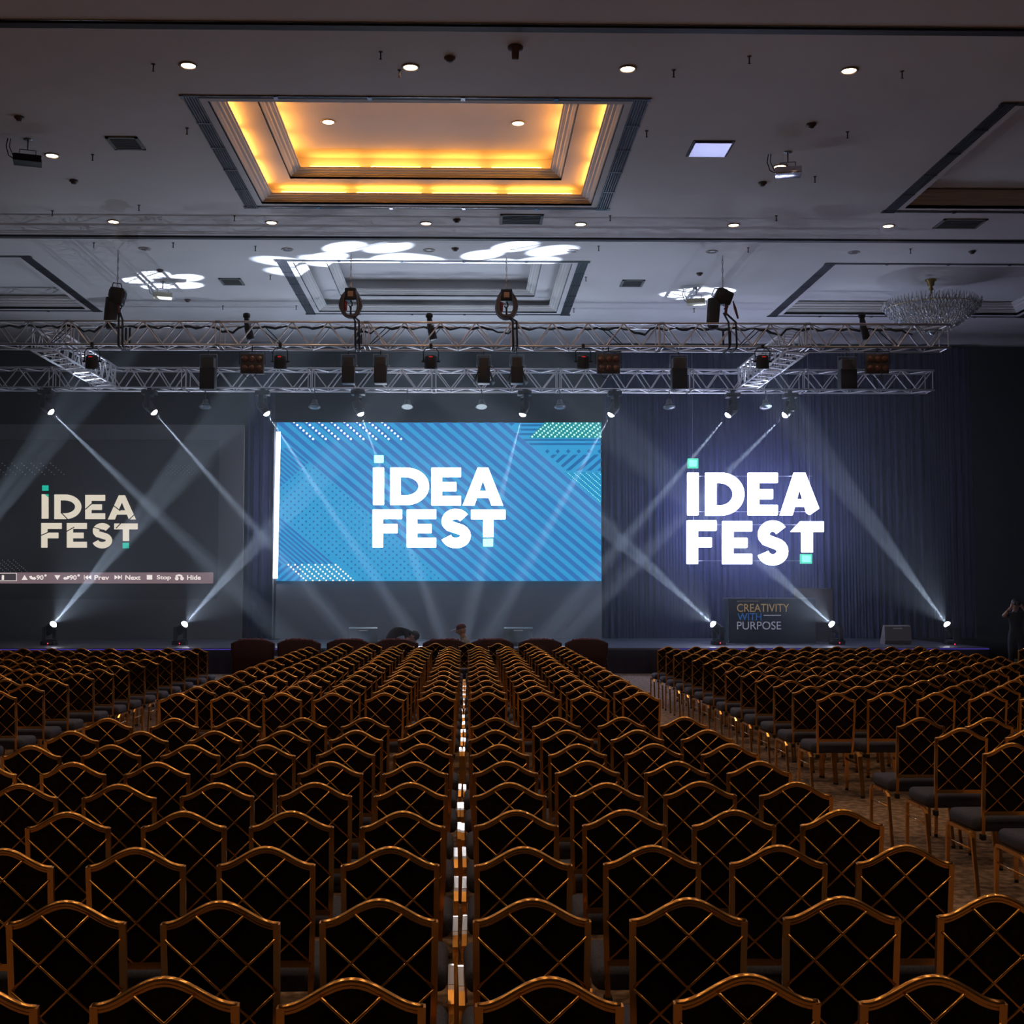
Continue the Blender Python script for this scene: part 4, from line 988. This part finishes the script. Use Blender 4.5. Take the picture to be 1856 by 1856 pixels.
# ------------------------------------------------------------ people
def person(name, J, E, loc, rz, label, mats, region, headdir, cap=None):
    """J: joint name -> (x,y,z,r); E: edges"""
    me = bpy.data.meshes.new('sk'); names = list(J); idx = {n: i for i, n in enumerate(names)}
    me.from_pydata([J[n][:3] for n in names], [(idx[a], idx[b_]) for a, b_ in E], [])
    o = bpy.data.objects.new('sk', me); COL.objects.link(o)
    sk = o.modifiers.new('s', 'SKIN'); sk.use_smooth_shade = True
    if not me.skin_vertices: pass
    bpy.context.view_layer.update()
    for i, n in enumerate(names):
        sv = me.skin_vertices[0].data[i]; sv.radius = (J[n][3], J[n][3] * (.8 if n in ('chest', 'belly', 'pelvis') else 1)); sv.use_root = (n == 'pelvis')
    sb = o.modifiers.new('u', 'SUBSURF'); sb.levels = 2; sb.render_levels = 2
    dg = bpy.context.evaluated_depsgraph_get(); dg.update()
    m2 = bpy.data.meshes.new_from_object(o.evaluated_get(dg)); bpy.data.objects.remove(o)
    b = MB(); vs = [v.co.copy() for v in m2.vertices]; b.add(vs, [list(p.vertices) for p in m2.polygons], 0, True)
    for i, f in enumerate(b.f):
        c = sum((b.v[j] for j in f), Vector()) / len(f)
        best = min(names, key=lambda n: (Vector(J[n][:3]) - c).length / (J[n][3] + .02)); b.m[i] = region(best)
    # head
    h = Vector(J['head'][:3]); Mh = Matrix.Translation(h) @ Matrix.Rotation(headdir[0], 4, 'Z') @ Matrix.Rotation(headdir[1], 4, 'X') @ Matrix.Scale(1.12, 4)
    bm = bmesh.new(); bmesh.ops.create_uvsphere(bm, u_segments=20, v_segments=14, radius=1)
    for v in bm.verts:
        x, y, z = v.co; v.co = Vector((x*.078, y*.098, z*.118))
        if y > .5 and abs(x) < .18 and -.25 < z < .15: v.co.y += .022          # nose
        if y > .5 and .2 < abs(x) < .5 and .0 < z < .25: v.co.y -= .008        # eye sockets
        if z < -.4: v.co.x *= .86; v.co.y *= .9
    n0 = len(b.v); b.add([Mh @ v.co for v in bm.verts], [[v.index for v in f.verts] for f in bm.faces], 0, True); bm.free()
    for s in (-1, 1): b.lathe([(.004, -.012), (.022, -.008), (.026, 0), (.018, .012), (.004, .014)], 10, Mh @ Matrix.Translation((s*.08, -.005, -.005)) @ Matrix.Rotation(PI/2, 4, 'Y') @ Matrix.Diagonal((1.3, .8, 1, 1)), 0)
    for s in (-1, 1): b.lathe([(.003, 0), (.009, .002), (.003, .004)], 8, Mh @ Matrix.Translation((s*.03, .089, .014)) @ Matrix.Rotation(-PI/2, 4, 'X'), 3)
    b.box((-.022, .088, -.056), (.022, .092, -.050), 3, Mh)
    # fingers
    for n in names:
        if n.startswith('hand'):
            hp = Vector(J[n][:3]); el = Vector(J['wrist' + n[4:]][:3]); d = (hp - el).normalized(); u = d.cross(Vector((0, 0, 1)))
            if u.length < .1: u = Vector((1, 0, 0))
            u.normalize(); w2 = d.cross(u)
            for k in range(4):
                st = hp + u*(k - 1.5)*.019 + d*.02; ln = (.062, .074, .07, .055)[k]
                b.sweep([st, st + d*ln*.5, st + d*ln*.85 + w2*.018, st + d*ln*.9 + w2*.035], [.0095, .009, .0085, .007], 6)
            st = hp - u*.035 - d*.02; b.sweep([st, st - u*.025 + d*.025, st - u*.03 + d*.055], [.012, .011, .009], 6)
    t = b.build('person', mats); t.location = (loc[0], loc[1], -min(v.z for v in b.v)); t.rotation_euler = (0, 0, rz); tag(t, label, 'person')
    # hair or cap
    b = MB(); prof = [(.001, .128), (.045, .122), (.075, .095), (.092, .055), (.095, .03 if cap else -.0)]
    b.lathe(prof[::-1], 20, Mh @ Matrix.Translation((0, -.01, 0)) @ Matrix.Diagonal((.92, 1.12, 1, 1)))
    if cap:
        vs = []; 
        for i in range(9):
            a_ = PI*(i/8); vs.append((.078*math.cos(a_), .07 + .13*math.sin(a_), .045 - .015*math.sin(a_)))
        b.prism([Mh @ Vector(v) for v in vs], (0, 0, .008)); b.build('cap', cap, t)
    else: b.build('hair', mat('hair_dark', (.015, .012, .012), .6), t)
    return t
EDG = [('pelvis', 'belly'), ('belly', 'chest'), ('chest', 'neck'), ('neck', 'head')]
for s in 'LR': EDG += [('chest', 'sh' + s), ('sh' + s, 'el' + s), ('el' + s, 'wrist' + s), ('wrist' + s, 'hand' + s), ('pelvis', 'hip' + s), ('hip' + s, 'kn' + s), ('kn' + s, 'an' + s), ('an' + s, 'toe' + s)]
def jt(d): return d
M_shirt = mat('shirt_black', (.02, .02, .024), .85); M_trouser = mat('trousers_dark', (.018, .02, .03), .85); M_eye = mat('eye_dark', (.02, .015, .015), .4)
M_grey = mat('shirt_grey', (.28, .27, .24), .85)
def reg(n):
    if n in ('head', 'neck') or n.startswith('hand') or n.startswith('wrist') or n.startswith('el'): return 0
    if n in ('pelvis',) or n[:3] == 'hip' or n[:2] in ('kn', 'an') or n[:3] == 'toe': return 2
    return 1
# faces +Y locally. Bending person: bent at the hips, arms reaching down
Jb = {'pelvis': (0, 0, .88, .14), 'belly': (0, .18, .99, .135), 'chest': (0, .42, 1.0, .14), 'neck': (0, .60, .93, .055), 'head': (0, .70, .86, .07)}
for s, n in ((-1, 'L'), (1, 'R')):
    Jb.update({'sh' + n: (s*.17, .48, .98, .062), 'el' + n: (s*.20, .54, .76, .043), 'wrist' + n: (s*.17, .60, .60, .030), 'hand' + n: (s*.16, .62, .53, .034),
               'hip' + n: (s*.10, .0, .82, .095), 'kn' + n: (s*.12, .06, .46, .062), 'an' + n: (s*.12, -.03, .09, .042), 'toe' + n: (s*.12, .13, .04, .036)})
Jb = {k: (v[0]*1.15, v[1]*.76, v[2]*1.08, v[3]*(1.5 if k in ('chest', 'belly', 'pelvis') else 1.1)) for k, v in Jb.items()}
pb = at(724, 1140, 27.9)
person('person', Jb, EDG, (pb.x - .20, 27.7, .07), -PI/2, 'person in black t-shirt bending forward before the stage', [M_skin, M_shirt, M_trouser, M_eye], reg, (0, -1.1))
# crouching person in a cap, looking left
Jc = {'pelvis': (0, 0, .34, .14), 'belly': (0, .06, .52, .13), 'chest': (0, .10, .73, .145), 'neck': (0, .13, .90, .052), 'head': (0, .17, 1.01, .07)}
for s, n in ((-1, 'L'), (1, 'R')):
    Jc.update({'sh' + n: (s*.18, .10, .80, .062), 'el' + n: (s*.22, .30, .60, .043), 'wrist' + n: (s*.14, .48, .58, .030), 'hand' + n: (s*.12, .55, .57, .034),
               'hip' + n: (s*.11, .04, .32, .095), 'kn' + n: (s*.17, .42, .42, .062), 'an' + n: (s*.16, .22, .08, .042), 'toe' + n: (s*.16, .38, .04, .036)})
Jc = {k: (v[0]*1.1, v[1]*1.1, v[2]*1.09, v[3]*1.1) for k, v in Jc.items()}
pc = at(839, 1150, 26.6)
person('person', Jc, EDG, (pc.x + .15, 26.6, .04), PI/2 + .1, 'person in dark red cap and grey shirt crouching before the stage', [M_skin, M_grey, M_trouser, M_eye], reg, (0, -.25), cap=mat('cap_red', (.10, .02, .03), .7))
# person taking a photo
Jp = {'pelvis': (0, 0, .95, .135), 'belly': (0, .0, 1.12, .125), 'chest': (0, .0, 1.36, .145), 'neck': (0, .02, 1.52, .052), 'head': (0, .05, 1.64, .07)}
for s, n in ((-1, 'L'), (1, 'R')):
    Jp.update({'sh' + n: (s*.18, .0, 1.43, .062), 'el' + n: (s*.27, .22, 1.40, .043), 'wrist' + n: (s*.11, .27, 1.60, .030), 'hand' + n: (s*.07, .25, 1.66, .034),
               'hip' + n: (s*.10, .0, .90, .095), 'kn' + n: (s*.11, .03, .50, .062), 'an' + n: (s*.12, -.02, .09, .042), 'toe' + n: (s*.12, .14, .04, .036)})
pp = at(1840, 1100, 27.0)
person('person', Jp, EDG, (pp.x, 27.0, 0), PI - .3, 'person in black holding a camera to the face at far right', [M_skin, M_shirt, M_trouser, M_eye], reg, (0, 0))
t = empty('photo_camera', (pp.x - .075, 26.72, 1.655), 'small black camera held up by the person at far right', 'camera')
b = MB(); b.rbox((-.065, -.02, -.04), (.065, .03, .045), .01); b.build('body', M_fix, t)
b = MB(); b.tube((0, -.02, 0), (0, -.09, 0), .032, 14); b.build('lens', M_fix, t)
t.rotation_euler = (0, 0, -.3)

# ------------------------------------------------------------ haze over the stage
b = MB(); b.box((-16.5, 23.0, .66), (16.5, 33.6, 8.92))
mh = bpy.data.materials.new('stage_haze'); mh.use_nodes = True; nt = mh.node_tree; nt.nodes.clear()
o_ = nt.nodes.new('ShaderNodeOutputMaterial'); vsn = nt.nodes.new('ShaderNodeVolumeScatter'); vsn.inputs['Density'].default_value = HAZE; vsn.inputs['Anisotropy'].default_value = .35
vsn.inputs['Color'].default_value = (.9, .95, 1, 1); nt.links.new(vsn.outputs[0], o_.inputs['Volume'])
tag(b.build('stage_haze', mh), 'thin smoke haze hanging over the stage that shows the light beams', 'haze', None, 'stuff')
